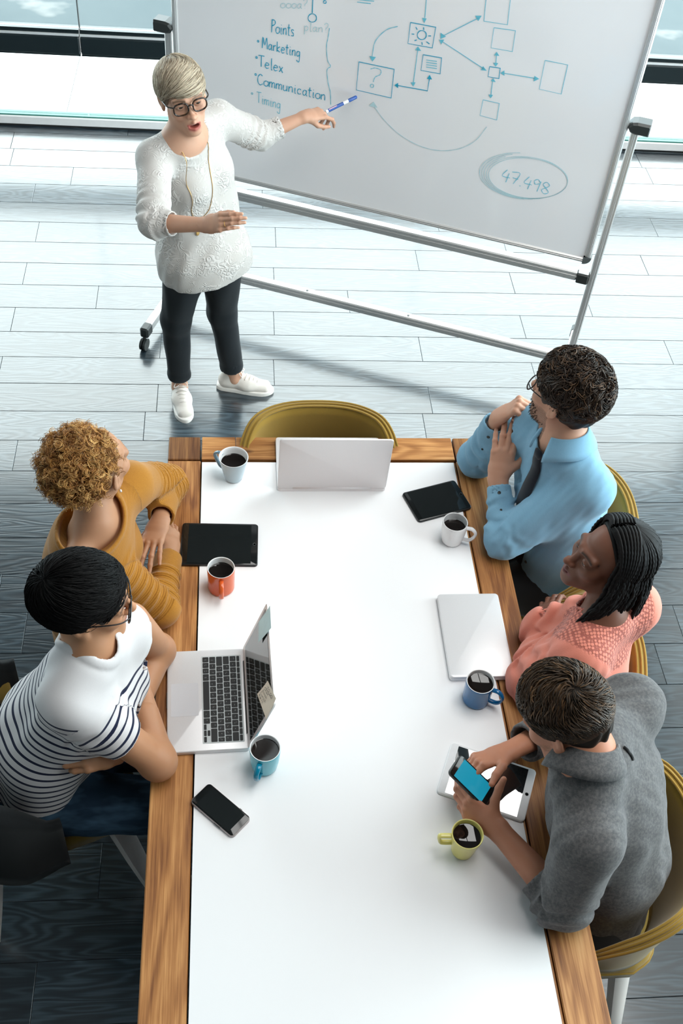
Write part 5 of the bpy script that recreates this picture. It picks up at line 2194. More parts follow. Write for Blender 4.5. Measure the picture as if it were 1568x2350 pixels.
    for s in ('L', 'R'):
        cuff = J['E' + s] * .62 + J['W' + s] * .38 if s == 'R' else J['E' + s] * .52 + J['W' + s] * .48
        d = nrm(J['W' + s] - J['E' + s])
        sl = Field()
        sl.add(f_cone(J['E' + s], cuff + d * .03, .045, .043))
        sl.cut(f_plane(cuff, d), .004)
        sl.sub(f_cone(cuff - d * .03, cuff + d * .06, .037, .037), .003)
        F.add(sl, .02)
        line = [J['S' + s], J['E' + s], cuff]
        F.disp(ring_folds(line, .0042, .034, ((.20, .26) if s == 'R' else (.16, .20)), .035, 1 if s == 'L' else 2, .06))
    F.sub(f_cone(J['nk'] + J['fwd'] * .030 + A(0, 0, .004), J['nk'] + J['fwd'] * .045 + A(0, 0, .14), .078, .098), .006)
    hz = at(440, 606, .70)
    pn = nrm(A(.10, .12, -1))
    cpt = J['pel'] - A(0, 0, .115)
    F.disp(lambda P: (-.006 * wob(P, 26, 5, 3, (1, 1, .35)) * np.clip((1.25 - P[:, 2]) / .3, .15, 1)).astype(np.float32))
    F.cut(f_plane(cpt, pn), .004)
    F.sub(f_flat(cpt + A(0, 0, .02), cpt - A(0, 0, .12), (.125, .085), (.150, .10), J['lat_p']), .004)
    lo, hi = bounds([J['SL'], J['SR'], J['EL'], J['ER'], cpt, J['WL'] * .5 + J['EL'] * .5, J['WR'] * .5 + J['ER'] * .5, cpt + J['fwd'] * .1], .15)
    put('blouse', polygonize(F, lo, hi, .0055), M_LACE.m, root)
    # trousers and shoes
    M_NAVY = fabric('navy_black_twill', (.0075, .0105, .0135), 1200, .25, .8, .15, .1)
    tr = trousers(root, J, M_NAVY, .155, .11, (.092, .062, .049), cuff=.004, disp=lambda P: (-.003 * wob(P, 40, 5, 2, (1, 1, .5))).astype(np.float32), h=.006)
    put('trousers', tr, M_NAVY, root)
    M_SHOE = fabric('cream_canvas', (.72, .66, .61), 1500, .06, .8, .1, .1)
    M_SOLE = simple('white_rubber_sole', (.78, .74, .70), .5)
    # ankles
    for s, toe in (('R', at(424, 958, 0)), ('L', at(626, 893, 0.02))):
        a = J['A' + s]
        F2 = Field()
        dd = nrm(A(*(toe - a)[:2], 0))
        F2.add(f_cone(a + A(0, 0, .05), a - A(0, 0, .055) + dd * .012, .036, .033))
        F2.add(f_cone(a - A(0, 0, .055) + dd * .012, a - A(0, 0, .075) + dd * .05, .032, .026), .02)
        V, Q = polygonize(F2, a - A(.09, .09, .12), a + A(.09, .09, .12), .004)
        mesh_obj('ankle', V, Q, M_SKIN, root, smooth=True, world=True, col=np.tile(skin, (len(V), 1)))
        shoe(root, (a[0] + dd[0] * .015, a[1] + dd[1] * .015), toe - a, M_SHOE, .245, sole_m=M_SOLE)
    # long necklace with a leaf pendant
    nk = J['nk']
    f, l = J['fwd'], lc
    pend = nk + f * .152 - A(0, 0, .345) + l * .015
    pend = push_out(F, pend - f * .1, f, .25, .004)
    for sg in (-1, 1):
        a = nk + l * sg * .060 + A(0, 0, .018) - f * .01
        raw = sp([a, nk + l * sg * .058 + f * .06 - A(0, 0, .055), nk + l * sg * .050 + f * .05 - A(0, 0, .15), nk + l * sg * .034 + f * .05 - A(0, 0, .28), nk + f * .05 - A(0, 0, .330) + l * .015], 9)
        pts = [raw[0]] + [push_out(F, q_, f, .2, .0035) for q_ in raw[3:-1]] + [pend]
        MB().tube(pts, .0013, 5).build('necklace', M_GOLD, root, smooth=True, world=True)
    q = MB().lathe([(0, .016), (.005, .008), (.011, -.008), (.012, -.014), (.008, -.022), (0, -.026)], (0, 0, 0), 16)
    Rm = np.stack([l, f, A(0, 0, 1)], 1)
    V = (np.array(q.v) * A(1, .22, 1)) @ Rm.T + pend - A(0, 0, .018)
    mesh_obj('pendant', V, q.f, M_GOLD, root, world=True, smooth=True)
    # ring
    fg = HR_['fingers'][2]
    c, d = fg[0] * .55 + fg[1] * .45, nrm(fg[1] - fg[0])
    x = nrm(np.cross(d, (0, 0, 1)))
    y = np.cross(d, x)
    MB().tube([c + (x * math.cos(t) + y * math.sin(t)) * .0098 for t in np.linspace(0, 2 * PI, 17)[:-1]], .0012, 6, closed=True).build('ring', M_GOLD, root, smooth=True, world=True)
    # the marker in her hand is a thing of its own
    a, b = None, None
    ft = HL_['fingers'][0][2] * .4 + HL_['fingers'][1][2] * .3 + HL_['thumb'][3] * .3
    dep = (ft - CPOS) @ CFW
    back = CPOS + pix_ray(752, 255) * dep
    tipm = CPOS + pix_ray(819, 222) * (dep + .02)
    d = nrm(tipm - back)
    back = tipm - d * .143
    if DBG: print('MARKER', back, tipm, [float((q_ - bp(0, 0, 0)) @ NB) for q_ in (back, tipm)])
    t = thing('marker_pen', 'white marker pen with a blue cap held against the whiteboard', 'marker', back)
    MB().tube([back, back + d * .103], .0068, 16).build('barrel', simple('white_plastic', (.8, .8, .8), .3), t, smooth=False, world=True, auto=40)
    M_BLUE = simple('blue_plastic', (.010, .075, .33), .3)
    MB().tube([back + d * .010, back + d * .080], .0070, 16).build('blue_label', M_BLUE, t, world=True, auto=40)
    for k in (-.0, .6):
        MB().tube([back + d * .016 + A(0, 0, .0030 + k * .004) - NB * -.0045, back + d * .052 + A(0, 0, .0030 + k * .004) + NB * .0045], .0018, 6).build('label_stripe', simple('red_white_print', (.75, .45, .50), .4), t, world=True)
    MB().tube([back + d * .103, back + d * .111, back + d * .139, back + d * .143], [.0068, .0074, .0070, .0045], 16).build('cap', M_BLUE, t, world=True, auto=50)
    dbg('P1', J)


presenter()

# ------------------------------------------------------------------ the woman in the mustard sweater
def sweater_woman():
    H = hframe(58, 2, 4, lower((-.147, -.640, 1.252), .028), 1.0)
    J = dict(SR=at(190, 1262, 1.035), SL=at(300, 1112, 1.035))
    lc = nrm(J['SR'] - J['SL'])
    J['fwd'] = nrm(np.cross(A(0, 0, 1), lc))
    J['nk'] = at(218, 1198, 1.085)
    J['chs'] = (J['SR'] + J['SL']) / 2 - A(0, 0, .13) + A(-.058, -.008, 0)
    J['pel'] = A(-.205, -.640, .54)
    J['wst'] = J['pel'] * .5 + J['chs'] * .5 + A(-.025, 0, 0)
    J['EL'], J['ER'] = at(384, 1112, .805), at(362, 1395, .800)
    J['WL'], J['WR'] = at(368, 1196, .885), at(391, 1262, .785)
    J['lat_p'] = nrm(A(.1, -1, 0))
    J = seated_legs(J, A(1, .02, 0), .53)
    root = person('woman with curly golden hair in a mustard knit sweater, arms folded on the table', J['pel'])
    skin = A(.40, .205, .115)
    cols = lambda P: face_color(P, skin, (.28, .09, .07), (.05, .03, .02))
    dims = ((.160, .112), (.125, .095), (.140, .098))
    HL_ = finger_set(J['WL'], A(-.27, -.96, -.06), nrm(A(-.15, -.10, .98)), -1, [(8, 14, 8), (10, 16, 9), (9, 15, 8), (6, 12, 7)], .98, (10, 3, -5, -13), [(.6, .6, -.5), (.8, .3, -.5), (.9, .1, -.4)])
    HR_ = finger_set(J['WR'], A(-.06, 1, .02), nrm(A(.55, 0, .82)), 1, [(14, 18, 10)] * 4, .95, (4, 1, -2, -4), [(.66, .70, .20), (.8, .5, .1), (.9, .3, 0)])
    body_mesh(root, H, head_field(1.0, 0, .95, .9), J, dims, [(HL_, J['EL'], dict(fem=1, r_el=.037, r_wr=.0215)), (HR_, J['ER'], dict(fem=1, r_el=.037, r_wr=.0215))], .049, cols, .0026, .10)
    eyes(root, H)
    # curls
    rng = np.random.RandomState(3)
    c0 = A(-.006, -.048, .058)
    rad = A(.092, .100, .090)
    Fh = Field()
    Fh.add(f_ell(c0, rad))
    Fh.add(f_ell((0, -.045, -.020), (.066, .056, .050)), .03)
    n = nrm(A(0, .9, -.44))
    Fh.cut(f_plane(n * .006, n), .02)
    for s in (-1, 1): Fh.sub(f_ell((s * .110, .012, -.020), (.054, .066, .070)), .012)
    Fh.disp(lambda P: (.009 * wob(P, 42, 6, 1)).astype(np.float32))
    V, Q = polygonize(Fh, A(-.16, -.19, -.11), A(.16, .12, .19), .0045)
    cap = (L2W(H, V), Q)
    N, M_, K = 1050, 22, 5
    D = rng.normal(size=(N * 6, 3))
    D /= np.linalg.norm(D, axis=1)[:, None]
    base = c0 + D * (rad * (.84 + .10 * rng.uniform(size=(len(D), 1))))
    ok = (base @ n < -.008) & ~((np.abs(base[:, 0]) > .045) & (base[:, 1] > -.085) & (base[:, 2] < .078)) & (base[:, 2] > .004)
    base, D = base[ok][:N], D[ok][:N]
    N = len(base)
    tan = np.cross(D, rng.normal(size=(N, 3)))
    tan /= np.linalg.norm(tan, axis=1)[:, None]
    ax = D * .55 + tan * .75 + A(0, -.22, -.10)
    ax /= np.linalg.norm(ax, axis=1)[:, None]
    u = np.cross(ax, A(.3, .5, .8))
    u /= np.linalg.norm(u, axis=1)[:, None]
    w = np.cross(ax, u)
    Lh = rng.uniform(.022, .048, N) * np.where(base @ n > -.03, .5, 1)
    rr = rng.uniform(.0045, .0100, N)
    turns = rng.uniform(1.5, 3.0, N)
    ph = rng.uniform(0, 6.28, N)
    t = np.linspace(0, 1, M_)
    PP = []
    for k in range(K):
        a = (ph + rng.normal(size=N) * .22)[:, None] + turns[:, None] * 2 * PI * t[None]
        grow = np.minimum(1, t * 3)[None]
        r_ = rr * rng.uniform(.75, 1.25, N)
        jit = rng.normal(size=(N, 3)) * .0011
        Pk = base[:, None] + jit[:, None] * (1 + 1.2 * t[None, :, None]) + ax[:, None] * ((Lh * rng.uniform(.85, 1.15, N))[:, None] * t[None])[:, :, None] + (u[:, None] * np.cos(a)[:, :, None] + w[:, None] * np.sin(a)[:, :, None]) * (r_[:, None] * grow)[:, :, None]
        Pk[:, :, 2] -= .004 * (t[None] ** 2)
        PP.append(Pk)
    P = np.stack(PP, 1).reshape(-1, M_, 3)
    R = np.array([.00105 * (1 - .6 * x ** 2) for x in t])
    tone = np.repeat(rng.uniform(size=N), K)
    V2, Q2 = strands_mesh(P, R, 3)
    C2 = np.where(tone[:, None] < .25, A(.66, .38, .135), np.where(tone[:, None] < .6, A(.50, .25, .072), A(.30, .13, .036))) * (1 + .3 * rng.uniform(-1, 1, (len(P), 1)))
    Vm, Qm = merge([cap, (L2W(H, V2), Q2)])
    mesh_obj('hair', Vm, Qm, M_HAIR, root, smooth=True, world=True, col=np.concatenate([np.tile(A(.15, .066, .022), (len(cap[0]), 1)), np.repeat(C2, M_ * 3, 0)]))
    # earring
    MB().tube([L2W(H, p) for p in [(.0835, -.004, -.036), (.0845, -.003, -.042)]], .0032, 8).build('earring', simple('pearl', (.8, .78, .74), .2), root, smooth=True, world=True)
    # sweater
    t_ = NT('mustard_knit')
    v = t_.obj()
    s_at = t_.attr('s').outputs['Fac']
    rib = t_.math('MULTIPLY_ADD', t_.math('SINE', t_.math('MULTIPLY', s_at, 2 * PI / .0052)), .5, .5)
    nz = t_.noise(v, 350, 2)
    rib = t_.math('MULTIPLY', rib, t_.math('MULTIPLY_ADD', t_.attr('armw').outputs['Fac'], .75, .25))
    col = t_.mix(t_.math('ADD', t_.math('MULTIPLY', rib, .5), t_.math('MULTIPLY', nz, .5)), (.235, .092, .009), (.47, .205, .028))
    t_.p(Base_Color=col, Roughness=.9, Sheen_Weight=.2, Specular_IOR_Level=.15)
    t_.bump(t_.math('ADD', rib, t_.math('MULTIPLY', nz, .6)), .55, .0016)
    F = Field()
    torso(F, J, ((.165, .12), (.138, .108), (.146, .104)), .012, True, .05, .5, (.054, .049, .04, .03))
    F.add(f_ell(J['nk'] - A(0, 0, .085) - J['fwd'] * .022, A(.105, .090, .085)), .05)
    F.disp(lambda P: (-.006 * wob(P, 22, 5, 4, (1, 1, .6))).astype(np.float32))
    lines = {}
    for s in ('L', 'R'):
        d = nrm(J['W' + s] - J['E' + s])
        cuff = J['W' + s] - d * .030
        sl = Field()
        sl.add(f_cone(J['E' + s], cuff + d * .03, .050, .040))
        lines[s] = [J['S' + s], J['E' + s], cuff]
        line = lines[s]

        def ridges(P, line=line):
            dd, ss = poly_s(P.astype(np.float64), line)
            q = .5 + .5 * np.sin(ss * 2 * PI / .030 + 1.1 * wob(P, 18, 4, 2))
            m = np.clip((ss - .07) / .06, 0, 1) * np.clip((line_len - .055 - ss) / .02, 0, 1) * np.clip((.10 - dd) / .03, 0, 1)
            return (-.0095 * m * (q ** 2.2 - .3)).astype(np.float32)
        line_len = sum(np.linalg.norm(b - a) for a, b in zip(line[:-1], line[1:]))
        F.add(sl, .022)
        F.disp(ridges)
        sl2 = f_plane(cuff, d)
        F.ops.append((2, (lambda P, c=cuff, dd=d: np.where(np.linalg.norm(P - c, axis=1) < .075, (P - c.astype(np.float32)) @ dd.astype(np.float32), -1).astype(np.float32)), .003))
        F.sub(f_cone(cuff - d * .022, cuff + d * .06, .031, .033), .003)
    up = nrm(J['nk'] - J['chs'] + A(.05, 0, .25))
    F.rim(f_ell(J['nk'] + A(-.012, -.008, .015), (.098, .128, .062)), .0075)
    hemc = J['pel'] - A(0, 0, .05)
    F.cut(f_plane(hemc, (0, 0, -1)), .004)
    lo, hi = bounds([J['SL'], J['SR'], J['EL'], J['ER'], J['WL'], J['WR'], hemc, hemc + A(.05, 0, 0), hemc - A(.08, 0, 0)], .11)
    V, Q = polygonize(F, lo, hi, .0052)
    axl = [J['nk'], J['chs'], J['wst'], J['pel']]
    ds = [poly_s(V, axl)] + [poly_s(V, lines[s]) for s in ('L', 'R')]
    d0 = ds[0][0] - .07
    sv = np.where((ds[1][0] < d0) & (ds[1][0] < ds[2][0]), ds[1][1], np.where(ds[2][0] < d0, ds[2][1], ds[0][1] * .9))
    aw = ((ds[1][0] < d0) | (ds[2][0] < d0)).astype(float)
    put('sweater', (V, Q), t_.m, root, attrs={'s': sv, 'armw': aw})
    M_DK = fabric('dark_trousers', (.012, .014, .018), 1200, .25)
    put('trousers', trousers(root, J, M_DK, .16, .115), M_DK, root)
    for s in ('L', 'R'): shoe(root, J['A' + s], A(1, 0, 0), simple('dark_shoe', (.03, .025, .02), .5), .235, laces=False)


sweater_woman()


# ------------------------------------------------------------------ the man in the striped T-shirt
def striped_man():
    H = hframe(8, -6, 4, lower((-.135, -1.095, 1.262), .022), 1.02)
    J = dict(SR=at(162, 1612, 1.045), SL=at(300, 1425, 1.030))
    lc = nrm(J['SR'] - J['SL'])
    J['fwd'] = nrm(np.cross(A(0, 0, 1), lc))
    J['nk'] = at(206, 1474, 1.140)
    J['chs'] = (J['SR'] + J['SL']) / 2 - A(0, 0, .13) + A(-.04, 0, 0)
    J['pel'] = A(-.325, -1.155, .555)
    J['wst'] = J['pel'] * .5 + J['chs'] * .5 + A(-.045, 0, 0)
    J['EL'], J['ER'] = at(362, 1493, .800), at(362, 1748, .802)
    J['WL'], J['WR'] = at(266, 1728, .825), at(312, 1556, .850)
    J['lat_p'] = nrm(A(.05, -1, 0))
    J = seated_legs(J, nrm(A(1, -.03, 0)), .575, spread=.10)
    root = person('man with black hair and glasses in a white navy-striped T-shirt, arms crossed', J['pel'])
    skin = A(.47, .235, .125)
    cols = lambda P: face_color(P, skin, (.34, .13, .10), (.012, .010, .010), brow_w=1.25)
    dims = ((.165, .118), (.150, .110), (.168, .112))
    HL_ = finger_set(J['WL'], at(172, 1746, .865) - J['WL'], nrm(A(-.25, -.62, .75)), -1, [(34, 42, 25), (36, 44, 26), (38, 46, 28), (42, 48, 28)], 1.02, (3, 1, -1, -4), [(.6, .6, -.5), (.8, .3, -.5), (.9, .1, -.4)])
    HR_ = finger_set(J['WR'], at(292, 1490, .86) - J['WR'], nrm(A(-.2, .3, .9)), 1, [(30, 40, 25)] * 4, 1.0, (3, 1, -1, -3))
    body_mesh(root, H, head_field(0, 0, 1.02, 1.0), J, dims, [(HL_, J['EL'], dict(r_el=.044, r_wr=.0255, frac=-.16)), (HR_, J['ER'], dict(r_el=.045, r_wr=.0255, frac=-.16))], .049, cols, .0026, .04)
    # bare upper arms
    Fa = Field()
    for s in ('L', 'R'):
        Fa = Field()
        Fa.add(f_cone(J['S' + s], J['E' + s], .049, .0435))
        Fa.add(f_ell(J['E' + s], A(1, 1, 1) * .0455), .02)
        Fa.add(f_cone(J['E' + s], J['W' + s] * .55 + J['E' + s] * .45, .0450, .037), .02)
        lo, hi = bounds([J['S' + s], J['E' + s], J['W' + s] * .6 + J['E' + s] * .4], .07)
        V, Q = polygonize(Fa, lo, hi, .0042)
        mesh_obj('arm', V, Q, M_SKIN, root, smooth=True, world=True, col=np.tile(skin, (len(V), 1)))
    eyes(root, H)
    glasses(root, H, M_SPEC, .052, .038, .018, .0021, .108, .000, .6)
    rng = np.random.RandomState(7)
    crown = nrm(A(.15, -.62, .75))

    def flow(D, P):
        v = D - crown * (D @ crown)[:, None]
        v = v / (np.linalg.norm(v, axis=1)[:, None] + .12)
        return v + np.cross(crown, D) * .35 + A(.15, .35, 0) * np.clip(D[:, 2:3] + .2, 0, 1)
    F_c = lambda P: (.0035 * np.sin(P[:, 0] * 120 + P[:, 1] * 60 + 3 * wob(P, 14)) - .010 * np.clip((P[:, 2] - .06) / .06, 0, 1) * np.clip((P[:, 1] + .06) / .1, 0, 1)).astype(np.float32)
    cap = hair_cap(H, .017, F_c, .026, -.060, ear=1.7)
    acc = lambda P: hairline(P, .026, -.075, .064)
    up = lambda t, D, u: .019 + .013 * np.clip(D[:, 2] - .2, 0, 1) + .007 * u * math.sin(PI * min(1, .2 + .8 * t))
    P = slerp_flow(rng, 7500, 10, flow, acc, .75, A(.0745, .0955, .082), up, None, .35, .09)
    R = np.array([.00055 + .0005 * math.sin(PI * min(.97, .15 + t)) for t in np.linspace(0, 1, 10)])
    hair_obj(root, H, cap, (.0085, .0085, .0090), P, R, A(.0065, .006, .006), rng, .4, m=M_HAIR_MATTE)
    # T-shirt
    t_ = NT('striped_jersey')
    s_at = t_.attr('s').outputs['Fac']
    v = t_.obj()
    wv = t_.math('FRACT', t_.math('DIVIDE', s_at, .0235))
    band = t_.math('MULTIPLY', t_.math('LESS_THAN', wv, .30), t_.math('GREATER_THAN', s_at, 0.0))
    nz = t_.noise(v, 700, 2)
    col = t_.mix(band, t_.mix(nz, (.60, .565, .565), (.68, .65, .65)), (.012, .016, .042))
    t_.p(Base_Color=col, Roughness=.9, Sheen_Weight=.15, Specular_IOR_Level=.15)
    t_.bump(nz, .15, .0006)
    J0 = J
    J = dict(J0)
    J['SL'] = J0['SL'] * .72 + (J0['nk'] - A(0, 0, .06)) * .28
    F = Field()
    torso(F, J, ((.168, .122), (.158, .118), (.172, .116)), .010, False, .06, 0, (.060, .05, .04, .03))
    F.disp(lambda P: (-.005 * wob(P, 24, 5, 6, (1, 1, .7))).astype(np.float32))
    lines = {}
    for s in ('L', 'R'):
        d = nrm(J['E' + s] - J['S' + s])
        end = J['S' + s] + d * (.185 if s == 'R' else .06)
        sl = Field()
        sl.add(f_cone(J['S' + s] - d * .01, end + d * .03, .066, .060))
        F.add(sl, .035)
        F.ops.append((2, (lambda P, c=end.astype(np.float32), dd=d.astype(np.float32): np.where(np.linalg.norm(P - c, axis=1) < .10, (P - c) @ dd, -1)), .003))
        F.sub(f_cone(end - d * .03, end + d * .08, .0525, .056), .003)
        lines[s] = [J['S' + s] - d * .03, J['E' + s]]
        F.disp(ring_folds([J['S' + s], end], .004, .05, (.10,), .05, 3))
    F.rim(f_cone(J['nk'] + J['fwd'] * .014 - A(0, 0, .012), L2W(H, (0, -.01, -.12)) + A(0, 0, .06), .064, .074), .0080)
    hemc = J['pel'] - A(0, 0, .02)
    F.cut(f_plane(hemc, (.15, 0, -1)), .004)
    lo, hi = bounds([J['SL'], J['SR'], J['SL'] * .4 + J['EL'] * .6, J['SR'] * .3 + J['ER'] * .7, hemc, J['nk'], hemc - A(.08, 0, 0)], .15)
    V, Q = polygonize(F, lo, hi, .0046)
    axl = [J['nk'] + A(.03, 0, .02), J['chs'], J['wst'], J['pel'], J['pel'] - A(0, 0, .1)]
    dt, st = poly_s(V, axl)
    dl, sl_ = poly_s(V, lines['L'])
    dr, sr = poly_s(V, lines['R'])
    ax_ = nrm(J['pel'] - J['nk'])
    s_t = (V - J['nk']) @ ax_ + .10 * np.clip((V - J['nk']) @ J['fwd'], -.2, .2) - .115
    s_a = np.where(dl < dr, sl_ - .125, sr - .110)
    arm = np.minimum(dl, dr) < np.where(np.minimum(dl, dr) < .075, dt - .055, -1)
    arm &= np.where(dl < dr, sl_, sr) > .05
    put('t_shirt', (V, Q), t_.m, root, attrs={'s': np.where(arm, s_a, s_t)})
    # jeans
    t_ = NT('dark_blue_denim')
    v = t_.obj()
    n1 = t_.noise(v, 1100, 2)
    n2 = t_.noise(t_.obj((3, 9, 9)), 2.2, 3)
    fade = t_.ramp(n2, [(.50, (0, 0, 0)), (.72, (1, 1, 1))])
    col = t_.mix(t_.math('MULTIPLY', fade, .6), t_.mix(n1, (.010, .026, .050), (.022, .050, .088)), (.11, .22, .34))
    t_.p(Base_Color=col, Roughness=.85, Specular_IOR_Level=.2)
    t_.bump(n1, .2, .0008)
    put('jeans', trousers(root, J, t_.m, .170, .125, (.094, .070, .052), disp=lambda P: (-.004 * wob(P, 38, 5, 1)).astype(np.float32)), t_.m, root)
    for s in ('L', 'R'): shoe(root, J['A' + s], A(1, 0, 0), simple('brown_shoe', (.05, .03, .02), .5), .26, laces=False)


striped_man()

# ------------------------------------------------------------------ the man in the light blue shirt
def denim_shirt(name, dark, light, blotch):
    t_ = NT(name)
    v = t_.obj()
    n1 = t_.noise(v, 900, 2)
    n2 = t_.noise(v, 9, 3)
    n3 = t_.noise(t_.obj((220, 60, 220)), 1.0, 2)
    col = t_.mix(t_.math('ADD', t_.math('MULTIPLY', n1, .45), t_.math('ADD', t_.math('MULTIPLY', n2, .35), t_.math('MULTIPLY', n3, .2))), dark, light)
    if blotch:
        n4 = t_.ramp(t_.noise(v, 130, 4, .7), [(.40, (0, 0, 0)), (.66, (1, 1, 1))])
        col = t_.mix(t_.math('MULTIPLY', n4, .65), col, blotch)
    t_.p(Base_Color=col, Roughness=.88, Sheen_Weight=.15, Specular_IOR_Level=.18)
    t_.bump(n1, .18, .0007)
    return t_.m


def shirt(root, J, dims, m, inf, H, cuffs, arm_r, seed, fold=.0055, neck=.066, hem_dz=.03, h=.0055, fa=(.050, .038)):
    F = Field()
    torso(F, J, dims, inf, True, .055, 0, arm_r)
    F.disp(lambda P: (-.004 * wob(P, 19, 5, seed, (1, 1, .6))).astype(np.float32))
    F.disp(lambda P: (-.0016 * wob(P, 62, 5, seed + 1, (1, 1, .5))).astype(np.float32))
    for s in ('L', 'R'):
        cuff, wd, roll = cuffs[s]
        d = nrm(J['W' + s] - J['E' + s])
        c = J['E' + s] + (J['W' + s] - J['E' + s]) * cuff
        sl = Field()
        sl.add(f_cone(J['E' + s], c - d * .02, fa[0], wd + .004))
        sl.add(f_ell(J['E' + s], A(1, 1, 1) * (fa[0] + .002)), .02)
        F.add(sl, .022)
        L1 = np.linalg.norm(J['E' + s] - J['S' + s])
        F.disp(ring_folds([J['S' + s], J['E' + s], c], fold, .055, (L1 - .03, L1 + .05, L1 + .12), .05, seed + (s == 'L')))
        F.add(f_cone(c - d * (.060 if not roll else .050), c + d * .02, wd + (.001 if not roll else .006), wd + (.001 if not roll else .005)), .004)
        F.ops.append((2, (lambda P, cc=c.astype(np.float32), dd=d.astype(np.float32): np.where(np.linalg.norm(P - cc, axis=1) < .085, (P - cc) @ dd, -1)), .003))
        F.sub(f_cone(c - d * .022, c + d * .06, wd - .0055, wd - .004), .003)
    F.sub(f_cone(J['nk'] - A(0, 0, .02) + J['fwd'] * .01, L2W(H, (0, -.01, -.10)), neck, neck), .004)
    hemc = J['pel'] - A(0, 0, hem_dz)
    F.cut(f_plane(hemc, (0, 0, -1)), .004)
    lo, hi = bounds([J[k] for k in ('SL', 'SR', 'EL', 'ER', 'WL', 'WR', 'nk')] + [hemc, hemc - J['fwd'] * .07], .125)
    V, Q = polygonize(F, lo, hi, h)
    put('shirt', (V, Q), m, root)
    Ft = Field()
    torso(Ft, J, dims, inf + .001, False, .055, 0, arm_r)
    return F, Ft


def blue_man():
    H = hframe(128, 2, 2, (1.195, -.360, 1.262), 1.02)
    J = dict(SR=at(1232, 985, 1.045), SL=at(1352, 1122, 1.045))
    lc = nrm(J['SR'] - J['SL'])
    J['fwd'] = nrm(np.cross(A(0, 0, 1), lc))
    J['nk'] = at(1296, 1004, 1.145)
    J['chs'] = (J['SR'] + J['SL']) / 2 - A(0, 0, .13) + A(.02, -.01, 0)
    J['pel'] = A(1.285, -.440, .555)
    J['wst'] = J['pel'] * .5 + J['chs'] * .5 + A(.025, -.01, 0)
    J['EL'], J['ER'] = at(1157, 1238, .806), at(1097, 1052, .808)
    J['WL'], J['WR'] = at(1143, 1098, .915), on_ray(1143, 958, at(1097, 1052, .808), .235, False)
    J['lat_p'] = nrm(A(.25, 1, 0))
    J = seated_legs(J, nrm(A(-1, .1, 0)), .56, spread=.10)
    root = person('bearded man with glasses in a light blue shirt, fist at his chin', J['pel'])
    skin = A(.56, .305, .205)
    cols = lambda P: face_color(P, skin, (.40, .16, .13), (.03, .018, .01), .78, (.055, .032, .02), brow_w=1.2)
    dims = ((.160, .115), (.145, .108), (.160, .108))
    HL_ = finger_set(J['WL'], at(1164, 995, 1.03) - J['WL'], nrm(A(-.30, -.62, .72)), -1, [(8, 10, 6), (6, 8, 6), (10, 12, 8), (14, 14, 10)], 1.05, (6, 1, -3, -9), [(.70, .70, .0), (.85, .50, .0), (.92, .36, .0)])
    HR_ = finger_set(J['WR'], at(1212, 915, 1.14) - J['WR'], nrm(A(-.15, .05, 1)), 1, [(72, 92, 52), (74, 94, 54), (76, 96, 56), (78, 96, 56)], 1.02, (3, 1, -1, -3), [(.72, .45, -.52), (.70, -.05, -.62), (.35, -.75, -.55)])
    body_mesh(root, H, head_field(0, 0, 1.04, 1.05, brow=1.15), J, dims, [(HL_, J['EL'], dict(r_el=.042, r_wr=.026)), (HR_, J['ER'], dict(r_el=.042, r_wr=.026))], .057, cols, .0026, .05)
    eyes(root, H)
    glasses(root, H, M_SPEC, .052, .040, .018, .0020, .108, .000, .4)
    rng = np.random.RandomState(21)
    crown = nrm(A(-.1, -.55, .8))

    def flow(D, P):
        v = D - crown * (D @ crown)[:, None]
        v = v / (np.linalg.norm(v, axis=1)[:, None] + .12)
        return v + .5 * np.stack([np.sin(P[:, 1] * 90 + P[:, 2] * 70), np.sin(P[:, 2] * 85 + P[:, 0] * 60), np.cos(P[:, 0] * 80 + P[:, 1] * 70)], 1)
    cap = hair_cap(H, .016, lambda P: (.007 * wob(P, 34, 6, 3) - .012 * np.clip((P[:, 2] - .05) / .07, 0, 1)).astype(np.float32), .022, -.060)
    acc = lambda P: hairline(P, .022, -.078)
    wave = lambda t, D, ph: 1.0 * np.stack([np.sin(t * 10 + D[:, 1] * 14 + ph * .08), np.cos(t * 10 + D[:, 2] * 14 + ph * .08), np.sin(t * 10 + D[:, 0] * 14)], 1)
    lift = lambda t, D, u: .016 + .016 * np.clip(D[:, 2] + .1, 0, 1) + (.004 + .012 * u * np.clip(D[:, 2] + .3, 0, 1)) * math.sin(PI * min(1, .15 + .85 * t))
    P = slerp_flow(rng, 4600, 13, flow, acc, .72, A(.0745, .0955, .082), lift, wave, .4, .10)
    R = np.array([.0008 + .0008 * math.sin(PI * min(.97, .15 + t)) for t in np.linspace(0, 1, 13)])
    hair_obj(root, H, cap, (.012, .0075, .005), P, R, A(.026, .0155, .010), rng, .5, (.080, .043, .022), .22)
    # short beard stubble strands
    N = 900
    B = rng.uniform([-.062, .0, -.128], [.062, .11, -.030], (N * 12, 3))
    hf = head_field(0, 0, 1.04, 1.05)
    f0 = hf(B.astype(np.float32))
    B = B[(np.abs(f0) < .0022) & (B[:, 2] < -.030 - .6 * np.clip(.062 - B[:, 1], 0, .05) * 0) & ~((np.abs(B[:, 0]) < .026) & (B[:, 2] > -.080) & (B[:, 2] < -.055)) & ((B[:, 2] < -.05) | (np.abs(B[:, 0]) > .045))][:N]
    dr = nrm(A(0, .3, -1)) + rng.normal(size=(len(B), 3)) * .35 + np.stack([B[:, 0] * 6, B[:, 1] * 2, 0 * B[:, 0]], 1)
    dr /= np.linalg.norm(dr, axis=1)[:, None]
    Pb = B[:, None] + dr[:, None] * (np.linspace(0, .007, 3)[None, :, None])
    V, Q = strands_mesh(Pb, np.array([.0007, .0006, .0003]), 3)
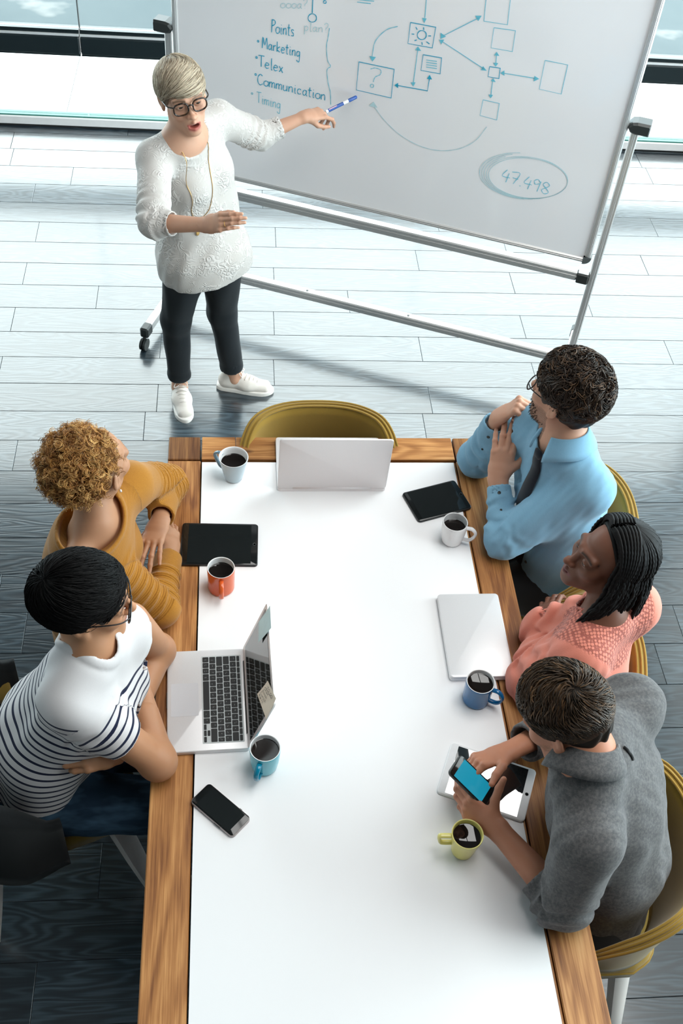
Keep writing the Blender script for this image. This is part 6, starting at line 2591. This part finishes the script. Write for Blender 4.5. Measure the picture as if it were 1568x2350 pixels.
    mesh_obj('beard', L2W(H, V), Q, M_HAIR_MATTE, root, world=True, smooth=True, col=strand_cols(rng, len(B), 3, 3, A(.05, .03, .02), .5))
    m = denim_shirt('light_blue_chambray', (.135, .30, .44), (.27, .48, .63), None)
    F, Ft = shirt(root, J, dims, m, .014, H, {'L': (.88, .036, False), 'R': (.90, .038, False)}, (.058, .053, .045, .03), 2, .0030, .066, .06)
    up = nrm(L2W(H, (0, 0, 0)) - J['nk'] + A(0, 0, .1))
    fc = nrm(J['fwd'] + A(-.1, .2, 0))
    collar(root, J['nk'] + A(0, 0, .0), fc, up, m, .064, .100, .040, .030, 26, .036)
    f = J['fwd']
    line = [J['nk'] - A(0, 0, .035) + f * .0 + (J['chs'] - J['nk']) * t * 1.0 + A(0, 0, -.10) * max(0, t - 1) for t in np.linspace(0, 1.75, 16)]
    M_TIE = fabric('dark_tie', (.010, .013, .020), 700, .2)
    V, Fq = ribbon_on(Ft, line, [f] * 16, np.linspace(.017, .036, 16), .004, .006)
    mesh_obj('tie', V, Fq, M_TIE, root, smooth=True, world=True)
    k0 = push_out(Ft, line[0], f, .25, .008)
    mb = MB().box(k0, (.034, .016, .034), np.stack([lc, f, A(0, 0, 1)], 1), .007)
    mb.build('tie_knot', M_TIE, root, world=True, auto=50)
    for t in (1.0, 1.5, 2.0):
        p = push_out(Ft, J['nk'] + (J['chs'] - J['nk']) * t - lc * .05, f, .25, .003)
        button(root, p, f, M_BLACK_PLASTIC)
    for s in ('L', 'R'):
        d = nrm(J['W' + s] - J['E' + s])
        c = J['E' + s] + (J['W' + s] - J['E' + s]) * .88 - d * .028
        q = nrm(CPOS - c)
        q = nrm(q - d * (q @ d))
        button(root, push_out(F, c, q, .08, .0005), q, M_BLACK_PLASTIC)
        button(root, push_out(F, c - d * .055, q, .08, .0005), q, M_BLACK_PLASTIC, .004)
    # patch pocket on the chest
    side = -lc * .085
    pv = []
    for a, b in ((-.045, .045), (.045, .045), (.045, -.035), (0, -.055), (-.045, -.035)):
        pv.append(push_out(Ft, J['chs'] + side + lc * a + A(0, 0, b), f, .25, .0045))
    ctr = push_out(Ft, J['chs'] + side, f, .25, .006)
    mb = MB().add(pv + [ctr], [(i, (i + 1) % 5, 5) for i in range(5)])
    mb.build('pocket', m, root, world=True, smooth=True)
    M_DK = fabric('black_trousers', (.010, .011, .012), 1200, .25)
    put('trousers', trousers(root, J, M_DK, .165, .12, (.092, .066, .05)), M_DK, root)
    for s in ('L', 'R'): shoe(root, J['A' + s], A(-1, 0, 0), simple('black_shoe', (.02, .02, .02), .4), .27, laces=False)


blue_man()


# ------------------------------------------------------------------ the woman in the coral blouse
def coral_woman():
    H = hframe(182, 14, -2, (1.200, -.925, 1.205), .97)
    J = dict(SR=at(1448, 1392, 1.000), SL=at(1335, 1502, .990))
    lc = nrm(J['SR'] - J['SL'])
    J['fwd'] = nrm(np.cross(A(0, 0, 1), lc))
    J['nk'] = at(1388, 1402, 1.070)
    J['chs'] = (J['SR'] + J['SL']) / 2 - A(0, 0, .13) + A(-.028, .005, 0)
    J['pel'] = A(1.205, -.990, .545)
    J['wst'] = J['pel'] * .5 + J['chs'] * .5 + A(.015, -.01, 0)
    J['EL'], J['ER'] = at(1228, 1560, .790), on_ray(1268, 1440, J['SR'], .27, False)
    J['ER'] = at(1262, 1452, .80)
    J['WL'], J['WR'] = at(1258, 1432, .815), at(1300, 1520, .80)
    J['lat_p'] = nrm(A(.35, 1, 0))
    J = seated_legs(J, nrm(A(-1, .25, 0)), .54)
    root = person('woman with long black braids in a coral blouse with crochet yoke', J['pel'])
    skin = A(.155, .062, .036)
    cols = lambda P: face_color(P, skin, (.16, .045, .045), (.012, .008, .006), blush=.05)
    dims = ((.155, .11), (.120, .092), (.138, .096))
    HL_ = finger_set(J['WL'], at(1262, 1372, .80) - J['WL'], nrm(A(-.55, -.2, .8)), -1, [(18, 22, 14)] * 4, .95, (4, 1, -2, -6))
    HR_ = finger_set(J['WR'], at(1330, 1560, .79) - J['WR'], nrm(A(-.2, 0, 1)), 1, [(20, 24, 14)] * 4, .95, (4, 1, -2, -6))
    body_mesh(root, H, head_field(1.0, 0, .96, .80, lids=.35), J, dims, [(HL_, J['EL'], dict(fem=1, r_el=.036, r_wr=.021)), (HR_, J['ER'], dict(fem=1, r_el=.036, r_wr=.021))], .047, cols, .0024, .075)
    eyes(root, H, (.02, .012, .008), gaze=(0, 1, -.35))
    # braids: from a parting on the crown down to below the shoulders
    rng = np.random.RandomState(31)
    Fh = Field()
    Fh.add(f_ell(HC + A(0, -.006, .0), (.0825, .1015, .0915)))
    Fh.add(f_ell((0, -.045, -.026), (.070, .060, .055)), .03)
    n = nrm(A(0, .86, -.5))
    Fh.cut(f_plane(n * -.002, n), .006)
    V, Q = polygonize(Fh, A(-.12, -.15, -.11), A(.12, .13, .16), .0045)
    part = A(.012, .018, .125)
    N, M_ = 210, 34
    P = []
    fwd, rt = H['R'][:, 1], H['R'][:, 0]
    for i in range(N):
        a = (i + .5) / N * 2 * PI + rng.uniform(-.02, .02)
        # direction of fall round the head, none over the face
        a = (a - PI / 2)
        fr = math.cos(a - PI / 2)
        sh = (.10 + 1.2 * (fr - .45) / .55) * (1 if math.sin(a - PI / 2) > 0 else -1) if fr > .45 else 0
        d2 = A(math.cos(a + sh), math.sin(a + sh), 0)
        lay = rng.uniform(0, 1)
        pts = []
        for t in np.linspace(0, 1.0, 13):
            th = t * 1.72
            at_ = a + sh * min(1, t * 1.5)
            dirv = nrm(A(math.cos(at_) * math.sin(th), math.sin(at_) * math.sin(th), math.cos(th)) + A(.08, .1, 0) * (1 - t))
            R_ = 1 / math.sqrt(((dirv / (A(.0745, .0955, .082) + .010 + .014 * lay * t)) ** 2).sum())
            pts.append(L2W(H, HC + dirv * R_))
        e = pts[-1]
        out = nrm((e - H['o']) * A(1, 1, 0))
        L = rng.uniform(.115, .175) * (1.1 if d2[0] < 0 else .85)
        sway = A(-.055, -.010, 0) if (d2[0] < -.1 and d2[1] > -.6) else A(-.012, -.012, 0)
        for t in np.linspace(0, 1, 10)[1:]:
            pts.append(e + A(0, 0, -L * t) + out * .012 * math.sin(t * 2.2) + sway * t * t + A(*rng.normal(size=2) * .0012, 0))
        P.append(sp(pts, 4)[::2][:M_ * 2])
    for sg in (-1, 1):          # the braids that frame the face
        for j in range(22):
            y0 = .66 - .030 * j
            pts = []
            for t in np.linspace(.03, 1.0, 13):
                th = t * 1.66
                yd = y0 * (1 - .55 * t) + (.10 - .02 * j) * t * .3
                c_ = math.sqrt(max(.05, 1 - yd * yd))
                dirv = A(sg * math.sin(th) * c_ + .06 * (1 - t), yd, math.cos(th) * c_)
                R_ = 1 / math.sqrt(((dirv / (A(.0745, .0955, .082) + .0135 + .004 * (j % 3))) ** 2).sum())
                pts.append(L2W(H, HC + dirv * R_))
            e = pts[-1]
            out = nrm((e - H['o']) * A(1, 1, 0))
            L = rng.uniform(.105, .16) * (1.15 if sg < 0 else .8)
            for t in np.linspace(0, 1, 10)[1:]:
                pts.append(e + A(0, 0, -L * t) + out * .012 * math.sin(t * 2.2) + A(-.050 if sg < 0 else -.010, -.012, 0) * t * t + A(*rng.normal(size=2) * .0012, 0))
            P.append(sp(pts, 4)[::2][:M_ * 2])
    Lm = min(len(p) for p in P)
    P = np.array([p[:Lm] for p in P])
    tt = np.arange(Lm)
    R = .0048 * (1 + .22 * np.sin(tt * PI / 1.02))
    R[-4:] *= np.array([.9, .8, .65, .4])
    R[:3] *= np.array([.45, .65, .85])
    Vb, Qb = strands_mesh(P, R, 6)
    C = np.concatenate([np.tile(A(.0045, .004, .004), (len(V), 1)), strand_cols(rng, len(P), Lm, 6, A(.0062, .0055, .0055), .35)])
    Vm, Qm = merge([(L2W(H, V), Q), (Vb, Qb)])
    mesh_obj('braids', Vm, Qm, M_HAIR_MATTE, root, smooth=True, world=True, col=C)
    # blouse
    t_ = NT('coral_blouse')
    v = t_.obj()
    yk = t_.attr('yoke').outputs['Fac']
    nz = t_.noise(v, 600, 2)
    vo = t_.n('ShaderNodeTexVoronoi', feature='F1')
    t_.nt.links.new(v, vo.inputs['Vector'])
    vo.inputs['Scale'].default_value = 105
    vo.inputs['Randomness'].default_value = .25
    hole = t_.ramp(vo.outputs['Distance'], [(.36, (0, 0, 0)), (.56, (1, 1, 1))])
    hm = t_.math('MULTIPLY', hole, yk)
    base = t_.mix(nz, (.60, .18, .125), (.72, .245, .175))
    t_.p(Base_Color=t_.mix(t_.math('MULTIPLY', hm, .8), base, (.26, .062, .048)), Roughness=.75, Sheen_Weight=.15, Specular_IOR_Level=.25)
    t_.bump(t_.math('SUBTRACT', t_.math('MULTIPLY', nz, .2), hm), .5, .003)
    F = Field()
    torso(F, J, ((.152, .112), (.130, .102), (.132, .094)), .012, True, .05, .75, (.062, .066, .06, .05))
    F.disp(lambda P: (-.007 * wob(P, 20, 5, 8, (1.4, 1.4, .35)) * np.clip((1.02 - P[:, 2]) / .1, 0, 1)).astype(np.float32))
    for s in ('L', 'R'):
        d = nrm(J['W' + s] - J['E' + s])
        c = J['W' + s] - d * .012
        sl = Field()
        sl.add(f_cone(J['E' + s], c - d * .045, .063, .052))
        sl.add(f_cone(c - d * .03, c + d * .01, .033, .031), .02)
        F.add(sl, .03)
        ax = [J['S' + s], J['E' + s], c]
        F.disp(ring_folds(ax, .0055, .07, (.10, .20, .30), .07, 6))
        def pleats(P, a=J['S' + s], b=J['E' + s]):
            q = P - a
            x = nrm(b - a)
            y = nrm(np.cross(x, (0, 0, 1)))
            z = np.cross(x, y)
            ang = np.arctan2(q @ z, q @ y)
            s_ = q @ x
            m_ = np.clip(1 - np.abs(s_ - .05) / .13, 0, 1) * np.clip((.10 - np.linalg.norm(q - s_[:, None] * x, axis=1)) / .03, 0, 1)
            return (-.004 * m_ * np.sin(ang * 11 + s_ * 14)).astype(np.float32)
        F.disp(pleats)
        F.ops.append((2, (lambda P, cc=c.astype(np.float32), dd=d.astype(np.float32): np.where(np.linalg.norm(P - cc, axis=1) < .06, (P - cc) @ dd, -1)), .003))
        F.sub(f_cone(c - d * .015, c + d * .05, .026, .027), .003)
    F.rim(f_cone(J['nk'] - A(0, 0, .02) + J['fwd'] * .008, L2W(H, (0, -.01, -.10)), .060, .060), .004)
    hemc = J['pel'] - A(0, 0, .03)
    F.cut(f_plane(hemc, (0, 0, -1)), .004)
    lo, hi = bounds([J[k] for k in ('SL', 'SR', 'EL', 'ER', 'WL', 'WR', 'nk')] + [hemc, hemc + A(.08, -.05, 0)], .125)
    V, Q = polygonize(F, lo, hi, .0055)
    dn = np.linalg.norm((V - J['nk']) * A(1, 1, .75), axis=1)
    da = np.minimum(poly_s(V, [J['SL'] * .8 + J['EL'] * .2, J['EL']])[0], poly_s(V, [J['SR'] * .8 + J['ER'] * .2, J['ER']])[0])
    yoke = np.clip((.150 - dn) / .006, 0, 1) * np.clip((da - .062) / .006, 0, 1)
    put('blouse', (V, Q), t_.m, root, attrs={'yoke': yoke})
    M_DK = fabric('dark_skirt_trousers', (.02, .02, .025), 1200, .25)
    put('trousers', trousers(root, J, M_DK, .155, .115), M_DK, root)
    for s in ('L', 'R'): shoe(root, J['A' + s], A(-1, .2, 0), simple('dark_court_shoe', (.03, .02, .02), .4), .235, laces=False)


coral_woman()


# ------------------------------------------------------------------ the man in the grey shirt, holding a phone
def grey_man():
    H = hframe(142, -36, 2, at(1303, 1646, 1.205), 1.03)
    J = dict(SR=at(1448, 1622, 1.060), SL=at(1352, 1925, 1.045))
    lc = nrm(J['SR'] - J['SL'])
    J['fwd'] = nrm(np.cross(A(0, 0, 1), lc))
    J['nk'] = at(1346, 1722, 1.160)
    J['chs'] = (J['SR'] + J['SL']) / 2 - A(0, 0, .13) + A(.02, 0, 0)
    J['pel'] = A(1.185, -1.545, .560)
    J['wst'] = J['pel'] * .5 + J['chs'] * .5 + A(.030, -.01, 0)
    J['EL'], J['ER'] = at(1292, 2072, .806), at(1360, 1625, .800)
    J['WL'], J['WR'] = at(1140, 1900, .838), at(1162, 1728, .865)
    J['lat_p'] = nrm(A(.25, 1, 0))
    J = seated_legs(J, nrm(A(-1, .2, 0)), .56, spread=.10)
    root = person('man with short brown hair in a grey shirt bent over his phone', J['pel'])
    skin = A(.47, .205, .120)
    cols = lambda P: face_color(P, skin, (.34, .13, .10), (.02, .012, .008), .5, (.05, .03, .02))
    dims = ((.168, .12), (.155, .115), (.172, .118))
    PC = at(1081, 1793, .885)
    HL_ = finger_set(J['WL'], at(1054, 1836, .838) - J['WL'], nrm(A(-.55, -.72, .42)), -1, [(22, 35, 25), (26, 38, 26), (30, 40, 28), (34, 42, 28)], 1.03, (2, 0, -2, -4), [(.38, .92, -.05), (.16, 1, -.10), (.05, 1, -.12)])
    HR_ = finger_set(J['WR'], at(1084, 1752, .880) - J['WR'], nrm(A(-.15, .52, .84)), 1, [(26, 40, 25), (30, 42, 26), (34, 44, 28), (38, 44, 28)], 1.03, (4, 1, -2, -5), [(.62, .72, .10), (.85, .45, -.25), (.75, .45, -.40)])
    body_mesh(root, H, head_field(0, 0, 1.03, 1.0), J, dims, [(HL_, J['EL'], dict(r_el=.043, r_wr=.0265)), (HR_, J['ER'], dict(r_el=.043, r_wr=.0265))], .057, cols, .0026, .05)
    eyes(root, H)
    rng = np.random.RandomState(41)
    crown = nrm(A(-.18, -.62, .78))

    def flow(D, P):
        v = D - crown * (D @ crown)[:, None]
        v = v / (np.linalg.norm(v, axis=1)[:, None] + .10)
        w = np.exp(-((1 - D @ crown) / .25))[:, None]
        return v + np.cross(crown, D) * (.35 + .9 * w) + A(.3, 0, 0) * np.clip(D[:, 1:2], 0, 1)
    cap = hair_cap(H, .0125, lambda P: (.003 * np.sin(P[:, 0] * 150 + 3 * wob(P, 22)) - .010 * np.clip((P[:, 2] - .05) / .07, 0, 1) * np.clip((P[:, 1] + .05) / .08, 0, 1)).astype(np.float32), .024, -.062)
    acc = lambda P: hairline(P, .024, -.080)
    lift = lambda t, D, u: .0125 + .012 * np.clip(D[:, 2] - .1, 0, 1) * np.clip(D[:, 1] + .5, 0, 1) + (.003 + .009 * u * np.clip(D[:, 2] + .2, 0, 1)) * math.sin(PI * min(1, .15 + .85 * t))
    wave = lambda t, D, ph: .25 * np.stack([np.sin(t * 6 + D[:, 1] * 9), np.cos(t * 6 + D[:, 2] * 9), np.sin(t * 5 + D[:, 0] * 9)], 1)
    P = slerp_flow(rng, 4800, 10, flow, acc, .62, A(.0745, .0955, .082), lift, wave, .35, .10)
    R = np.array([.0007 + .0007 * math.sin(PI * min(.97, .15 + t)) for t in np.linspace(0, 1, 10)])
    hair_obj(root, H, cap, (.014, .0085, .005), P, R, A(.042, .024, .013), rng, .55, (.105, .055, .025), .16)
    m = denim_shirt('grey_chambray', (.050, .050, .054), (.098, .095, .097), (.165, .155, .150))
    F, Ft = shirt(root, J, dims, m, .016, H, {'L': (.37, .050, True), 'R': (.80, .048, True)}, (.062, .056, .046, .03), 5, .0045, .068, .09, fa=(.052, .045))
    up = nrm(L2W(H, (0, 0, 0)) - J['nk'] + A(.06, 0, .06))
    collar(root, J['nk'] + A(0, 0, -.002), J['fwd'], up, m, .064, .100, .036, .034, 26, .030)
    # hanging loop on the back yoke
    b = -J['fwd']
    c = (J['nk'] + J['chs']) / 2 + A(0, 0, .0)
    pts = [push_out(F, J['nk'] * .62 + J['chs'] * .38 + A(0, 0, .06) + lc * .012 + A(0, 0, .030 - .010 * k), nrm(b + A(0, 0, .55)), .25, .003) for k in range(6)]
    MB().tube(pts, .0042, 6).build('hanging_loop', fabric('black_tape', (.012, .012, .013), 900), root, smooth=True, world=True)
    M_DK = fabric('charcoal_trousers', (.016, .017, .019), 1200, .25)
    put('trousers', trousers(root, J, M_DK, .175, .13, (.102, .072, .05)), M_DK, root)
    for s in ('L', 'R'): shoe(root, J['A' + s], A(-1, .2, 0), simple('brown_leather_shoe', (.05, .03, .02), .4), .27, laces=False)
    # the phone he holds
    nrm_ = nrm(A(.36, -.30, .88))
    Lx = A(.72, -.55, 0)
    Lx = nrm(Lx - nrm_ * (Lx @ nrm_))
    Ly = np.cross(nrm_, Lx)
    phone('black smartphone with a lit teal screen held by the man in grey', PC, np.stack([Lx, Ly, nrm_], 1), .064, .128, M_TEAL_SCREEN, M_BLACK_PLASTIC)


grey_man()
